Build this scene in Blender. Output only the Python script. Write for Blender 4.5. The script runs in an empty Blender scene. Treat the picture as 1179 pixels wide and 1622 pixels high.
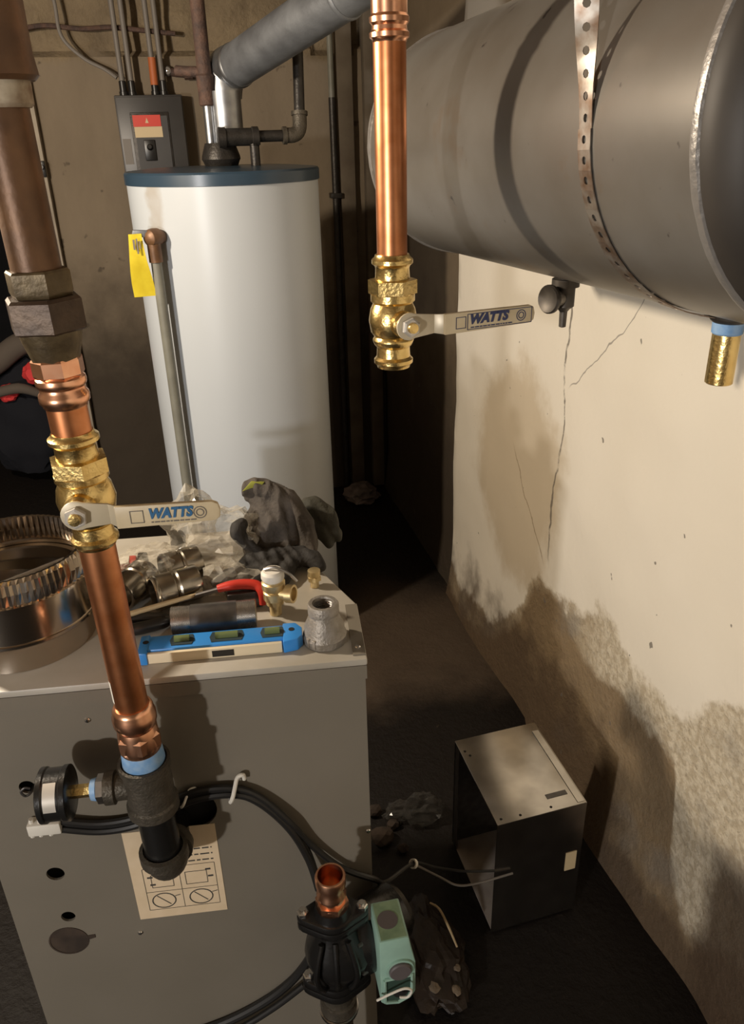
import bpy, bmesh, math, random
from mathutils import Vector, Matrix, noise

random.seed(7)
SC = bpy.context.scene
COL = SC.collection
PI = math.pi

# ------------------------------------------------------------------ camera
PITCH, ROLL, YAW = math.radians(25.6), math.radians(1.55), math.radians(12.4)
cam_d = bpy.data.cameras.new('camera')
cam = bpy.data.objects.new('camera', cam_d)
COL.objects.link(cam)
cam_d.sensor_fit = 'VERTICAL'
cam_d.sensor_height = 36.0
cam_d.lens = 1240.0 / 1622.0 * 36.0
cam_d.clip_start = 0.02
_r = Vector((1, 0, 0))
_f = Vector((0, math.cos(PITCH), -math.sin(PITCH)))
_u = Vector((0, math.sin(PITCH), math.cos(PITCH)))
_r2 = math.cos(ROLL) * _r - math.sin(ROLL) * _u
_u2 = math.sin(ROLL) * _r + math.cos(ROLL) * _u
_Z = Matrix.Rotation(-YAW, 3, 'Z')
_r2, _u2, _f = _Z @ _r2, _Z @ _u2, _Z @ _f
cam.matrix_world = Matrix(((_r2.x, _u2.x, -_f.x, 0), (_r2.y, _u2.y, -_f.y, 0), (_r2.z, _u2.z, -_f.z, 1.5), (0, 0, 0, 1)))
SC.camera = cam

# ------------------------------------------------------------------ world, lamps, exposure
W = bpy.data.worlds.new('world')
SC.world = W
W.use_nodes = True
W.node_tree.nodes['Background'].inputs[0].default_value = (0.8, 0.85, 1.0, 1)
W.node_tree.nodes['Background'].inputs[1].default_value = 0.02


def lamp(name, loc, power, color, radius):
    d = bpy.data.lights.new(name, 'POINT')
    d.energy, d.color, d.shadow_soft_size = power, color, radius
    o = bpy.data.objects.new(name, d)
    o.location = loc
    COL.objects.link(o)
    return o


lamp('lamp_bulb', (-0.90, 1.42, 1.75), 92.0, (1.0, 0.86, 0.68), 0.04)     # warm bulb hanging to the left
lamp('work_light', (-2.10, -1.50, 1.20), 188.0, (1.0, 0.97, 0.94), 0.06)    # portable light behind the camera
SC.view_settings.view_transform = 'Standard'
SC.view_settings.look = 'None'
SC.view_settings.gamma = 1.0
SC.view_settings.use_curve_mapping = False
SC.view_settings.exposure = 0.0


# ------------------------------------------------------------------ materials
def nt(name):
    m = bpy.data.materials.new(name)
    m.use_nodes = True
    return m, m.node_tree.nodes, m.node_tree.links, m.node_tree.nodes['Principled BSDF']


def mat(name, col, rough=0.5, metal=0.0, var=0.0, scale=20.0, col2=None, bump=0.0, bscale=None, spec=0.5, detail=4.0):
    """principled material with optional noise colour variation and fine relief"""
    m, N, L, b = nt(name)
    b.inputs['Roughness'].default_value = rough
    b.inputs['Metallic'].default_value = metal
    b.inputs['Specular IOR Level'].default_value = spec
    tc = N.new('ShaderNodeTexCoord')
    if col2 or var:
        if col2 is None:
            col2 = tuple(c * (1 - var) for c in col)
        n = N.new('ShaderNodeTexNoise')
        n.inputs['Scale'].default_value = scale
        n.inputs['Detail'].default_value = detail
        L.new(tc.outputs['Object'], n.inputs['Vector'])
        r = N.new('ShaderNodeValToRGB')
        r.color_ramp.elements[0].position = 0.35
        r.color_ramp.elements[1].position = 0.65
        r.color_ramp.elements[0].color = (*col2, 1)
        r.color_ramp.elements[1].color = (*col, 1)
        L.new(n.outputs['Fac'], r.inputs['Fac'])
        L.new(r.outputs['Color'], b.inputs['Base Color'])
    else:
        b.inputs['Base Color'].default_value = (*col, 1)
    if bump:
        n2 = N.new('ShaderNodeTexNoise')
        n2.inputs['Scale'].default_value = bscale or scale * 3
        n2.inputs['Detail'].default_value = 5
        L.new(tc.outputs['Object'], n2.inputs['Vector'])
        bp = N.new('ShaderNodeBump')
        bp.inputs['Strength'].default_value = bump
        bp.inputs['Distance'].default_value = 0.004
        L.new(n2.outputs['Fac'], bp.inputs['Height'])
        L.new(bp.outputs['Normal'], b.inputs['Normal'])
    return m


M = {}
M['copper'] = mat('copper', (0.70, 0.30, 0.14), 0.36, 1.0, col2=(0.54, 0.20, 0.08), scale=30)
M['copper_bright'] = mat('copper_bright', (0.93, 0.52, 0.33), 0.26, 1.0, col2=(0.85, 0.42, 0.25), scale=60)
M['brass'] = mat('brass', (0.88, 0.66, 0.28), 0.27, 1.0, col2=(0.74, 0.52, 0.2), scale=50, bump=0.15, bscale=250)
M['brass_dull'] = mat('brass_dull', (0.74, 0.6, 0.34), 0.42, 0.85, col2=(0.6, 0.45, 0.22), scale=60)
M['iron_old'] = mat('iron_old', (0.17, 0.085, 0.038), 0.45, 0.3, col2=(0.095, 0.047, 0.022), scale=26, bump=0.15, bscale=90)
M['iron_union'] = mat('iron_union', (0.17, 0.125, 0.065), 0.45, 0.4, col2=(0.075, 0.052, 0.026), scale=40, bump=0.25, bscale=120)
M['iron_nut'] = mat('iron_nut', (0.095, 0.062, 0.04), 0.45, 0.45, col2=(0.05, 0.032, 0.022), scale=40, bump=0.2, bscale=120)
M['iron_black'] = mat('iron_black', (0.045, 0.04, 0.036), 0.42, 0.5, col2=(0.03, 0.026, 0.022), scale=50, bump=0.25, bscale=220)
M['iron_tee'] = mat('iron_tee', (0.10, 0.085, 0.065), 0.5, 0.5, col2=(0.07, 0.06, 0.045), scale=60, bump=0.4, bscale=260)
M['rust_pipe'] = mat('rust_pipe', (0.11, 0.06, 0.042), 0.75, 0.15, col2=(0.055, 0.034, 0.028), scale=40, bump=0.6, bscale=160)
M['galv'] = mat('galvanised', (0.42, 0.43, 0.44), 0.38, 0.95, col2=(0.30, 0.31, 0.33), scale=28)
M['galv_dull'] = mat('galvanised_dull', (0.23, 0.24, 0.255), 0.55, 0.6, col2=(0.15, 0.155, 0.165), scale=14, bump=0.2, bscale=80)
M['sheet'] = mat('sheet_metal', (0.62, 0.59, 0.55), 0.24, 1.0, col2=(0.45, 0.43, 0.40), scale=17, detail=6)
M['sheet_dull'] = mat('sheet_metal_dull', (0.50, 0.44, 0.38), 0.5, 0.3, col2=(0.36, 0.31, 0.27), scale=17, detail=6)
M['drum_head'] = mat('drum_head', (0.05, 0.042, 0.035), 0.55, 0.2, col2=(0.035, 0.029, 0.024), scale=12)
M['steel'] = mat('steel', (0.56, 0.54, 0.52), 0.28, 1.0, col2=(0.45, 0.43, 0.41), scale=80)
M['steel_brown'] = mat('steel_brown', (0.40, 0.36, 0.30), 0.25, 1.0, col2=(0.30, 0.265, 0.21), scale=40)
M['steel_dark'] = mat('steel_dark', (0.15, 0.14, 0.135), 0.40, 0.8, var=0.3, scale=60)
M['cast_grey'] = mat('cast_grey', (0.34, 0.31, 0.275), 0.5, 0.6, col2=(0.25, 0.225, 0.19), scale=60, bump=0.35, bscale=260)
M['stainless'] = mat('stainless', (0.58, 0.50, 0.41), 0.17, 1.0, col2=(0.50, 0.42, 0.34), scale=9)
M['chrome'] = mat('chrome_screw', (0.75, 0.73, 0.7), 0.2, 1.0)
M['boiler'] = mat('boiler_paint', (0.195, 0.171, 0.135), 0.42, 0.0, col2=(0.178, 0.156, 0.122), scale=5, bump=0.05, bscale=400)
M['boiler_top_lit'] = mat('boiler_lit_paint', (0.48, 0.45, 0.395), 0.42, 0.0, col2=(0.39, 0.355, 0.295), scale=9)  # boiler grey made paler: the light on the lid is in the colour
M['dark_in'] = mat('dark_inside', (0.006, 0.005, 0.004), 0.8)
M['black'] = mat('black_paint', (0.010, 0.0095, 0.009), 0.26, 0.0, spec=0.6, bump=0.1, bscale=200)
M['black_plastic'] = mat('black_plastic', (0.012, 0.011, 0.010), 0.35)
M['cable'] = mat('black_cable', (0.013, 0.012, 0.011), 0.42)
M['cable_grey'] = mat('grey_cable', (0.16, 0.14, 0.12), 0.55)
M['paper'] = mat('paper', (0.72, 0.57, 0.39), 0.8, col2=(0.67, 0.52, 0.34), scale=30)
M['ink'] = mat('ink', (0.05, 0.045, 0.04), 0.8)
M['white_plastic'] = mat('white_plastic', (0.72, 0.68, 0.6), 0.45)
M['silver_label'] = mat('silver_label', (0.62, 0.58, 0.52), 0.35, 0.3)
M['cream_grip'] = mat('cream_grip', (0.64, 0.53, 0.35), 0.42, 0.0, col2=(0.57, 0.46, 0.29), scale=40)
M['lever_plate'] = mat('lever_plate', (0.58, 0.50, 0.36), 0.38, 0.15)
M['blue_print'] = mat('blue_print', (0.03, 0.13, 0.28), 0.5)
M['navy_print'] = mat('navy_print', (0.03, 0.04, 0.11), 0.5)
M['grey_print'] = mat('grey_print', (0.16, 0.14, 0.12), 0.6)
M['blue_dope'] = mat('blue_thread_sealant', (0.16, 0.33, 0.6), 0.5, col2=(0.27, 0.42, 0.62), scale=90)
M['tank_blue'] = mat('tank_lid_blue', (0.028, 0.052, 0.08), 0.3, 0.0, spec=0.6)
M['yellow'] = mat('yellow_tag', (0.75, 0.60, 0.03), 0.6, col2=(0.68, 0.52, 0.02), scale=40)
M['pvc'] = mat('grey_tube', (0.20, 0.195, 0.16), 0.5, var=0.2, scale=20)
M['red'] = mat('red_plastic', (0.55, 0.035, 0.02), 0.4)
M['red_cloth'] = mat('red_cloth', (0.75, 0.05, 0.05), 0.8)
M['grey_cloth'] = mat('grey_cloth', (0.12, 0.095, 0.075), 0.9)
M['navy_cloth'] = mat('navy_cloth', (0.006, 0.0065, 0.011), 0.9)
M['orange'] = mat('orange_cord', (0.42, 0.11, 0.03), 0.6)
M['panel_grey'] = mat('panel_grey', (0.055, 0.052, 0.05), 0.4, 0.2, col2=(0.044, 0.041, 0.04), scale=8)
M['label_red'] = mat('label_red', (0.60, 0.04, 0.02), 0.5)
M['label_cream'] = mat('label_cream', (0.60, 0.47, 0.28), 0.6)
M['label_grey'] = mat('label_grey', (0.18, 0.16, 0.14), 0.6)
M['level_blue'] = mat('level_blue', (0.035, 0.24, 0.66), 0.35)
M['cream_plastic'] = mat('cream_edge', (0.72, 0.62, 0.44), 0.45)
M['vial'] = mat('vial_fluid', (0.13, 0.17, 0.07), 0.08, spec=0.8)
M['vial_frame'] = mat('vial_frame', (0.03, 0.05, 0.06), 0.4)
M['teal'] = mat('teal_paint', (0.30, 0.47, 0.39), 0.42, 0.0, col2=(0.26, 0.41, 0.34), scale=30)
M['teal_dark'] = mat('teal_inner', (0.03, 0.06, 0.045), 0.6)
M['teal_cover'] = mat('green_cover', (0.22, 0.31, 0.19), 0.35, col2=(0.15, 0.23, 0.14), scale=60)
M['grey_knob'] = mat('grey_knob', (0.10, 0.085, 0.085), 0.55)
M['glove'] = mat('glove_cloth', (0.085, 0.07, 0.056), 0.85, col2=(0.04, 0.033, 0.027), scale=24, bump=0.5, bscale=160)
M['glove_dark'] = mat('glove_dark', (0.03, 0.026, 0.022), 0.8, col2=(0.016, 0.014, 0.012), scale=40, bump=0.4, bscale=160)
M['glove_olive'] = mat('glove_olive', (0.055, 0.052, 0.036), 0.8, col2=(0.03, 0.028, 0.02), scale=40, bump=0.4, bscale=160)
M['glove_green'] = mat('glove_label', (0.30, 0.31, 0.04), 0.7)
M['wood'] = mat('wood_handle', (0.52, 0.39, 0.22), 0.6, var=0.2, scale=30)
M['rag'] = mat('grey_rag', (0.22, 0.18, 0.17), 0.9, var=0.5, scale=20)
M['chip'] = mat('pale_chip', (0.20, 0.15, 0.10), 0.8, var=0.4, scale=60)
M['strap'] = mat('perforated_steel', (0.42, 0.385, 0.345), 0.42, 0.85, col2=(0.22, 0.14, 0.09), scale=55)
M['weld'] = mat('weld_bead', (0.30, 0.28, 0.26), 0.38, 0.5, bump=0.3, bscale=120)
M['drum_in'] = mat('tank_stub', (0.12, 0.105, 0.09), 0.5, 0.7, var=0.3, scale=50)
M['trim_wood'] = mat('trim_wood', (0.15, 0.12, 0.085), 0.8, col2=(0.10, 0.076, 0.052), scale=9)
M['trim_pale'] = mat('trim_pale', (0.40, 0.34, 0.26), 0.75, var=0.3, scale=12)
M['stone'] = mat('stone', (0.055, 0.036, 0.024), 0.9, var=0.5, scale=30)
M['mud_paper'] = mat('brown_paper', (0.022, 0.012, 0.006), 0.55, col2=(0.012, 0.006, 0.003), scale=30, bump=0.6, bscale=60)
M['dope_pale'] = mat('pale_thread_sealant', (0.55, 0.48, 0.36), 0.7, col2=(0.20, 0.13, 0.08), scale=38)


def mat_drum():
    m, N, L, b = nt('expansion_tank_paint')
    tc = N.new('ShaderNodeTexCoord')
    n = N.new('ShaderNodeTexNoise'); n.inputs['Scale'].default_value = 7; n.inputs['Detail'].default_value = 6
    L.new(tc.outputs['Object'], n.inputs['Vector'])
    r = N.new('ShaderNodeValToRGB')
    r.color_ramp.elements[0].position = 0.3; r.color_ramp.elements[1].position = 0.7
    r.color_ramp.elements[0].color = (0.135, 0.115, 0.092, 1); r.color_ramp.elements[1].color = (0.19, 0.175, 0.155, 1)
    L.new(n.outputs['Fac'], r.inputs['Fac'])
    # rusty patches
    n2 = N.new('ShaderNodeTexNoise'); n2.inputs['Scale'].default_value = 4.5; n2.inputs['Detail'].default_value = 8
    n2.inputs['Roughness'].default_value = 0.65
    L.new(tc.outputs['Object'], n2.inputs['Vector'])
    r2 = N.new('ShaderNodeValToRGB')
    r2.color_ramp.elements[0].position = 0.58; r2.color_ramp.elements[1].position = 0.74
    mx = N.new('ShaderNodeMix'); mx.data_type = 'RGBA'
    mx.inputs['B'].default_value = (0.15, 0.10, 0.06, 1)
    L.new(n2.outputs['Fac'], r2.inputs['Fac']); L.new(r2.outputs['Color'], mx.inputs['Factor'])
    L.new(r.outputs['Color'], mx.inputs['A'])
    # fine dark chips
    v = N.new('ShaderNodeTexNoise'); v.inputs['Scale'].default_value = 38; v.inputs['Detail'].default_value = 3
    L.new(tc.outputs['Object'], v.inputs['Vector'])
    r3 = N.new('ShaderNodeValToRGB')
    r3.color_ramp.elements[0].position = 0.70; r3.color_ramp.elements[1].position = 0.74
    L.new(v.outputs['Fac'], r3.inputs['Fac'])
    mx2 = N.new('ShaderNodeMix'); mx2.data_type = 'RGBA'
    mx2.inputs['B'].default_value = (0.05, 0.04, 0.035, 1)
    L.new(r3.outputs['Color'], mx2.inputs['Factor']); L.new(mx.outputs['Result'], mx2.inputs['A'])
    L.new(mx2.outputs['Result'], b.inputs['Base Color'])
    b.inputs['Metallic'].default_value = 0.35
    b.inputs['Roughness'].default_value = 0.36
    return m


M['drum'] = mat_drum()


def mat_film(name, tint, amount):
    """crumpled clear plastic film: mostly see-through, glossy at the creases"""
    m = bpy.data.materials.new(name); m.use_nodes = True
    N, L = m.node_tree.nodes, m.node_tree.links
    N.clear()
    out = N.new('ShaderNodeOutputMaterial')
    tr = N.new('ShaderNodeBsdfTransparent'); tr.inputs[0].default_value = (0.93, 0.92, 0.90, 1)
    pb = N.new('ShaderNodeBsdfPrincipled')
    pb.inputs['Base Color'].default_value = (*tint, 1); pb.inputs['Roughness'].default_value = 0.16
    lw = N.new('ShaderNodeLayerWeight'); lw.inputs['Blend'].default_value = 0.45
    tc = N.new('ShaderNodeTexCoord')
    ns = N.new('ShaderNodeTexNoise'); ns.inputs['Scale'].default_value = 45
    L.new(tc.outputs['Object'], ns.inputs['Vector'])
    ma = N.new('ShaderNodeMath'); ma.operation = 'MULTIPLY_ADD'; ma.inputs[1].default_value = amount
    L.new(lw.outputs['Facing'], ma.inputs[0])
    mm = N.new('ShaderNodeMath'); mm.operation = 'MULTIPLY'; mm.inputs[1].default_value = amount * 0.6
    L.new(ns.outputs['Fac'], mm.inputs[0]); L.new(mm.outputs[0], ma.inputs[2])
    mix = N.new('ShaderNodeMixShader')
    L.new(ma.outputs[0], mix.inputs[0]); L.new(tr.outputs[0], mix.inputs[1]); L.new(pb.outputs[0], mix.inputs[2])
    L.new(mix.outputs[0], out.inputs[0])
    return m


M['film'] = mat_film('clear_film', (0.70, 0.65, 0.55), 0.42)
M['film_dark'] = mat_film('dull_film', (0.09, 0.085, 0.078), 0.5)


class NG:
    """tiny helper to write node maths"""
    def __init__(s, N, L): s.N, s.L = N, L
    def put(s, sock, v):
        if isinstance(v, (int, float)): sock.default_value = v
        elif isinstance(v, tuple): sock.default_value = v
        else: s.L.new(v, sock)
    def m(s, op, a, b=0.0, c=0.0, clamp=False):
        n = s.N.new('ShaderNodeMath'); n.operation = op; n.use_clamp = clamp
        s.put(n.inputs[0], a); s.put(n.inputs[1], b); s.put(n.inputs[2], c)
        return n.outputs[0]
    def noise(s, vec, scale, detail=4.0, rough=0.5, w=None):
        n = s.N.new('ShaderNodeTexNoise'); n.inputs['Scale'].default_value = scale
        n.inputs['Detail'].default_value = detail; n.inputs['Roughness'].default_value = rough
        s.L.new(vec, n.inputs['Vector']); return n.outputs['Fac']
    def step(s, x, a, b):
        n = s.N.new('ShaderNodeMapRange'); n.interpolation_type = 'SMOOTHSTEP'
        s.put(n.inputs[0], x); s.put(n.inputs[1], a); s.put(n.inputs[2], b)
        return n.outputs[0]
    def mix(s, f, a, b):
        n = s.N.new('ShaderNodeMix'); n.data_type = 'RGBA'
        s.put(n.inputs['Factor'], f)
        s.put(n.inputs['A'], a); s.put(n.inputs['B'], b)
        return n.outputs['Result']
    def curve(s, x, pts):
        n = s.N.new('ShaderNodeFloatCurve'); c = n.mapping.curves[0]
        lo, hi = pts[0][0], pts[-1][0]
        ys = [p[1] for p in pts]
        for i, p in enumerate(pts):
            q = ((p[0] - lo) / (hi - lo), p[1])
            if i == 0: c.points[0].location = q
            elif i == len(pts) - 1: c.points[-1].location = q
            else: c.points.new(*q)
        n.mapping.update()
        t = s.m('DIVIDE', s.m('SUBTRACT', x, lo), hi - lo, clamp=True)
        s.L.new(t, n.inputs['Value']); return n.outputs[0]


def mat_wall_right():
    m, N, L, b = nt('painted_concrete')
    g = NG(N, L)
    tc = N.new('ShaderNodeTexCoord'); P = tc.outputs['Object']
    sp = N.new('ShaderNodeSeparateXYZ'); L.new(P, sp.inputs[0]); y, z = sp.outputs['Y'], sp.outputs['Z']
    big = g.noise(P, 2.2, 5); mid = g.noise(P, 7, 6, 0.6); fine = g.noise(P, 60, 5, 0.6); fin2 = g.noise(P, 22, 6, 0.65)
    white = g.mix(big, (0.70, 0.63, 0.51, 1), (0.80, 0.74, 0.64, 1))
    # tan tint on the paint around the corner
    dy = g.m('DIVIDE', g.m('SUBTRACT', y, 1.83), 0.30); dz = g.m('DIVIDE', g.m('SUBTRACT', z, 0.66), 0.32)
    rr = g.m('ADD', g.m('MULTIPLY', dy, dy), g.m('MULTIPLY', dz, dz))
    rr = g.m('ADD', rr, g.m('MULTIPLY', g.m('SUBTRACT', mid, 0.5), 1.6))
    tan = g.step(rr, 1.25, 0.55)
    c = g.mix(g.m('MULTIPLY', tan, 0.6), white, (0.44, 0.33, 0.19, 1))
    # bare, brown lower part: edge height varies along the wall
    zb = g.curve(y, [(0.3, 0.80), (0.82, 0.66), (0.93, 0.58), (1.02, 0.50), (1.18, 0.50), (1.30, 0.54), (1.45, 0.47), (1.60, 0.46), (1.75, 0.28), (2.0, 0.14), (2.4, 0.12), (3.4, 0.2)])
    h = g.m('SUBTRACT', z, zb)
    h = g.m('ADD', h, g.m('MULTIPLY', g.m('SUBTRACT', mid, 0.5), 0.16))
    h = g.m('ADD', h, g.m('MULTIPLY', g.m('SUBTRACT', fin2, 0.5), 0.07))
    low = g.step(h, 0.012, -0.02)
    sp_ = g.step(fin2, 0.42, 0.62)
    bare = g.mix(fine, (0.31, 0.235, 0.145, 1), (0.46, 0.37, 0.25, 1))
    sandy = g.mix(g.step(fine, 0.40, 0.60), (0.46, 0.385, 0.275, 1), (0.60, 0.525, 0.40, 1))
    bare = g.mix(g.step(g.m('ADD', y, g.m('MULTIPLY', g.m('SUBTRACT', mid, 0.5), 0.35)), 1.50, 1.25), bare, sandy)
    grit = g.step(g.noise(P, 95, 3, 0.6), 0.60, 0.68)
    bare = g.mix(g.m('MULTIPLY', grit, 0.35), bare, (0.17, 0.125, 0.08, 1))
    # boiler's shadow painted into the wall as a ragged brown area
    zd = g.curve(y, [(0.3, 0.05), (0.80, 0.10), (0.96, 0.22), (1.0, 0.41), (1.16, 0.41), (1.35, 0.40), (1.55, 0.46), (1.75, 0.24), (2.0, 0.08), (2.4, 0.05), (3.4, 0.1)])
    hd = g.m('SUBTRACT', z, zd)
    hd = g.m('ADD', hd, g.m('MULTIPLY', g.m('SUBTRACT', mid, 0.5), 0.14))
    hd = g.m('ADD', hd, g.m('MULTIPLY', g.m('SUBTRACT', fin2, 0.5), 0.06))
    shade_brown = g.mix(mid, (0.125, 0.078, 0.036, 1), (0.29, 0.20, 0.105, 1))
    bare = g.mix(g.m('MULTIPLY', g.step(hd, 0.012, -0.035), 0.9), bare, shade_brown)
    grey = g.step(g.noise(P, 5.0, 3), 0.54, 0.68)
    bare = g.mix(g.m('MULTIPLY', grey, 0.5), bare, (0.20, 0.18, 0.155, 1))
    # brown earth stain at the near foot
    nearf = g.m('MULTIPLY', g.step(g.m('ADD', y, g.m('MULTIPLY', g.m('SUBTRACT', mid, 0.5), 0.12)), 0.87, 0.80), g.step(z, 0.42, 0.28))
    bare = g.mix(g.m('MULTIPLY', nearf, 0.9), bare, (0.075, 0.047, 0.025, 1))
    c = g.mix(low, c, bare)
    # dark wet foot of the wall
    wet = g.step(g.m('ADD', g.m('SUBTRACT', z, g.m('MULTIPLY', g.step(big, 0.40, 0.60), 0.16)), g.m('MULTIPLY', g.m('SUBTRACT', mid, 0.5), 0.35)), 0.17, -0.02)
    c = g.mix(g.m('MULTIPLY', wet, 0.8), c, (0.075, 0.045, 0.024, 1))
    # bare brown concrete beyond the edge of the paint
    far = g.step(g.m('ADD', y, g.m('MULTIPLY', g.m('SUBTRACT', fin2, 0.5), 0.03)), 2.325, 2.345)
    brown = g.mix(mid, (0.10, 0.073, 0.045, 1), (0.18, 0.135, 0.086, 1))
    brown = g.mix(g.m('MULTIPLY', g.step(g.m('ADD', z, g.m('MULTIPLY', g.m('SUBTRACT', mid, 0.5), 0.5)), 1.1, 0.4), 0.85), brown, (0.035, 0.024, 0.015, 1))
    c = g.mix(far, c, brown)
    # crack running down from the tank drain, and side hairlines
    cr = g.m('ADD', y, g.m('MULTIPLY', g.m('SUBTRACT', g.noise(P, 6, 4), 0.5), 0.09))
    d = g.m('ABSOLUTE', g.m('SUBTRACT', cr, 1.585))
    line = g.m('MULTIPLY', g.step(d, 0.0055, 0.0015), g.step(z, 0.50, 0.6))
    line = g.m('MULTIPLY', line, g.step(fin2, 0.36, 0.52))
    c = g.mix(g.m('MULTIPLY', line, 0.85), c, (0.12, 0.10, 0.08, 1))
    q = g.m('ADD', g.m('SUBTRACT', g.m('MULTIPLY', y, 1.0), 1.42), g.m('MULTIPLY', g.m('SUBTRACT', z, 1.10), 1.15))
    q = g.m('ADD', q, g.m('MULTIPLY', g.m('SUBTRACT', g.noise(P, 9, 3), 0.5), 0.10))
    hl = g.m('MULTIPLY', g.step(g.m('ABSOLUTE', q), 0.0035, 0.001), g.m('MULTIPLY', g.step(z, 0.98, 1.0), g.step(z, 1.30, 1.22)))
    hl = g.m('MULTIPLY', hl, g.m('MULTIPLY', g.step(y, 1.2, 1.25), g.step(y, 1.6, 1.56)))
    c = g.mix(g.m('MULTIPLY', hl, 0.7), c, (0.17, 0.15, 0.13, 1))
    # scratches low on the paint
    q2 = g.m('ADD', g.m('SUBTRACT', g.m('MULTIPLY', y, 1.0), 1.72), g.m('MULTIPLY', g.m('SUBTRACT', z, 0.62), -1.0))
    q2 = g.m('ADD', q2, g.m('MULTIPLY', g.m('SUBTRACT', mid, 0.5), 0.08))
    s2 = g.m('MULTIPLY', g.step(g.m('ABSOLUTE', q2), 0.005, 0.001), g.m('MULTIPLY', g.step(z, 0.5, 0.53), g.step(z, 0.76, 0.70)))
    c = g.mix(g.m('MULTIPLY', s2, 0.7), c, (0.24, 0.17, 0.10, 1))
    # small dark chips
    chips = g.step(g.noise(P, 30, 2), 0.735, 0.76)
    c = g.mix(g.m('MULTIPLY', chips, 0.8), c, (0.13, 0.11, 0.09, 1))
    L.new(c, b.inputs['Base Color'])
    b.inputs['Roughness'].default_value = 0.8
    bp = N.new('ShaderNodeBump'); bp.inputs['Distance'].default_value = 0.012
    amp = g.m('ADD', g.m('MULTIPLY', low, 0.6), 0.12)
    L.new(amp, bp.inputs['Strength'])
    L.new(g.m('ADD', g.m('MULTIPLY', fine, 0.5), fin2), bp.inputs['Height'])
    L.new(bp.outputs['Normal'], b.inputs['Normal'])
    return m


def mat_wall_back():
    m, N, L, b = nt('old_concrete')
    g = NG(N, L)
    tc = N.new('ShaderNodeTexCoord'); P = tc.outputs['Object']
    sp = N.new('ShaderNodeSeparateXYZ'); L.new(P, sp.inputs[0]); x, z = sp.outputs['X'], sp.outputs['Z']
    mp = N.new('ShaderNodeMapping'); mp.inputs['Scale'].default_value = (1, 1, 0.35); L.new(P, mp.inputs[0])
    streak = g.noise(mp.outputs[0], 5, 6, 0.6); mid = g.noise(P, 9, 6, 0.62); fine = g.noise(P, 50, 4)
    c = g.mix(streak, (0.13, 0.098, 0.065, 1), (0.26, 0.205, 0.14, 1))
    dark = g.step(g.m('ADD', z, g.m('MULTIPLY', g.m('SUBTRACT', mid, 0.5), 0.5)), 1.25, 0.55)  # shade over the lower wall, put into the colour
    c = g.mix(g.m('MULTIPLY', dark, 0.92), c, (0.032, 0.022, 0.013, 1))
    # rough rubble above the ledge
    up = g.step(g.m('ADD', z, g.m('MULTIPLY', g.m('SUBTRACT', mid, 0.5), 0.14)), 1.76, 1.80)
    rub = g.mix(mid, (0.075, 0.052, 0.032, 1), (0.29, 0.22, 0.13, 1))
    c = g.mix(up, c, rub)
    spots = g.step(g.noise(P, 14, 3), 0.68, 0.73)
    c = g.mix(g.m('MULTIPLY', spots, 0.7), c, (0.05, 0.036, 0.024, 1))
    L.new(c, b.inputs['Base Color'])
    b.inputs['Roughness'].default_value = 0.88
    bp = N.new('ShaderNodeBump'); bp.inputs['Distance'].default_value = 0.015
    L.new(g.m('ADD', g.m('MULTIPLY', up, 0.7), 0.2), bp.inputs['Strength'])
    L.new(g.m('ADD', g.m('MULTIPLY', fine, 0.4), mid), bp.inputs['Height'])
    L.new(bp.outputs['Normal'], b.inputs['Normal'])
    return m


def mat_floor():
    m, N, L, b = nt('wet_floor_with_shade')
    g = NG(N, L)
    tc = N.new('ShaderNodeTexCoord'); P = tc.outputs['Object']
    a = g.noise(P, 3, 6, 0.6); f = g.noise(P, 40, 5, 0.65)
    c = g.mix(a, (0.05, 0.034, 0.022, 1), (0.10, 0.073, 0.052, 1))  # raised floor tone that reads as a lit patch between the shadows
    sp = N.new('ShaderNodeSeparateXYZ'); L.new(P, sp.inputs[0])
    near = g.step(g.m('ADD', sp.outputs['Y'], g.m('MULTIPLY', g.m('SUBTRACT', a, 0.5), 0.5)), 1.95, 1.68)  # boiler's shadow on the near floor, painted into the colour
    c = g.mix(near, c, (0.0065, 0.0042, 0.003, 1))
    back = g.step(g.m('ADD', sp.outputs['Y'], g.m('MULTIPLY', g.m('SUBTRACT', a, 0.5), 0.5)), 2.2, 2.5)  # water heater's shadow on the far floor, painted into the colour
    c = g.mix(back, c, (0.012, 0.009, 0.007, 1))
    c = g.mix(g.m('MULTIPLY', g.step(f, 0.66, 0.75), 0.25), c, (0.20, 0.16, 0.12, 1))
    L.new(c, b.inputs['Base Color'])
    b.inputs['Roughness'].default_value = 0.62
    b.inputs['Specular IOR Level'].default_value = 0.3
    bp = N.new('ShaderNodeBump'); bp.inputs['Distance'].default_value = 0.01; bp.inputs['Strength'].default_value = 0.5
    L.new(f, bp.inputs['Height']); L.new(bp.outputs['Normal'], b.inputs['Normal'])
    return m


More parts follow.
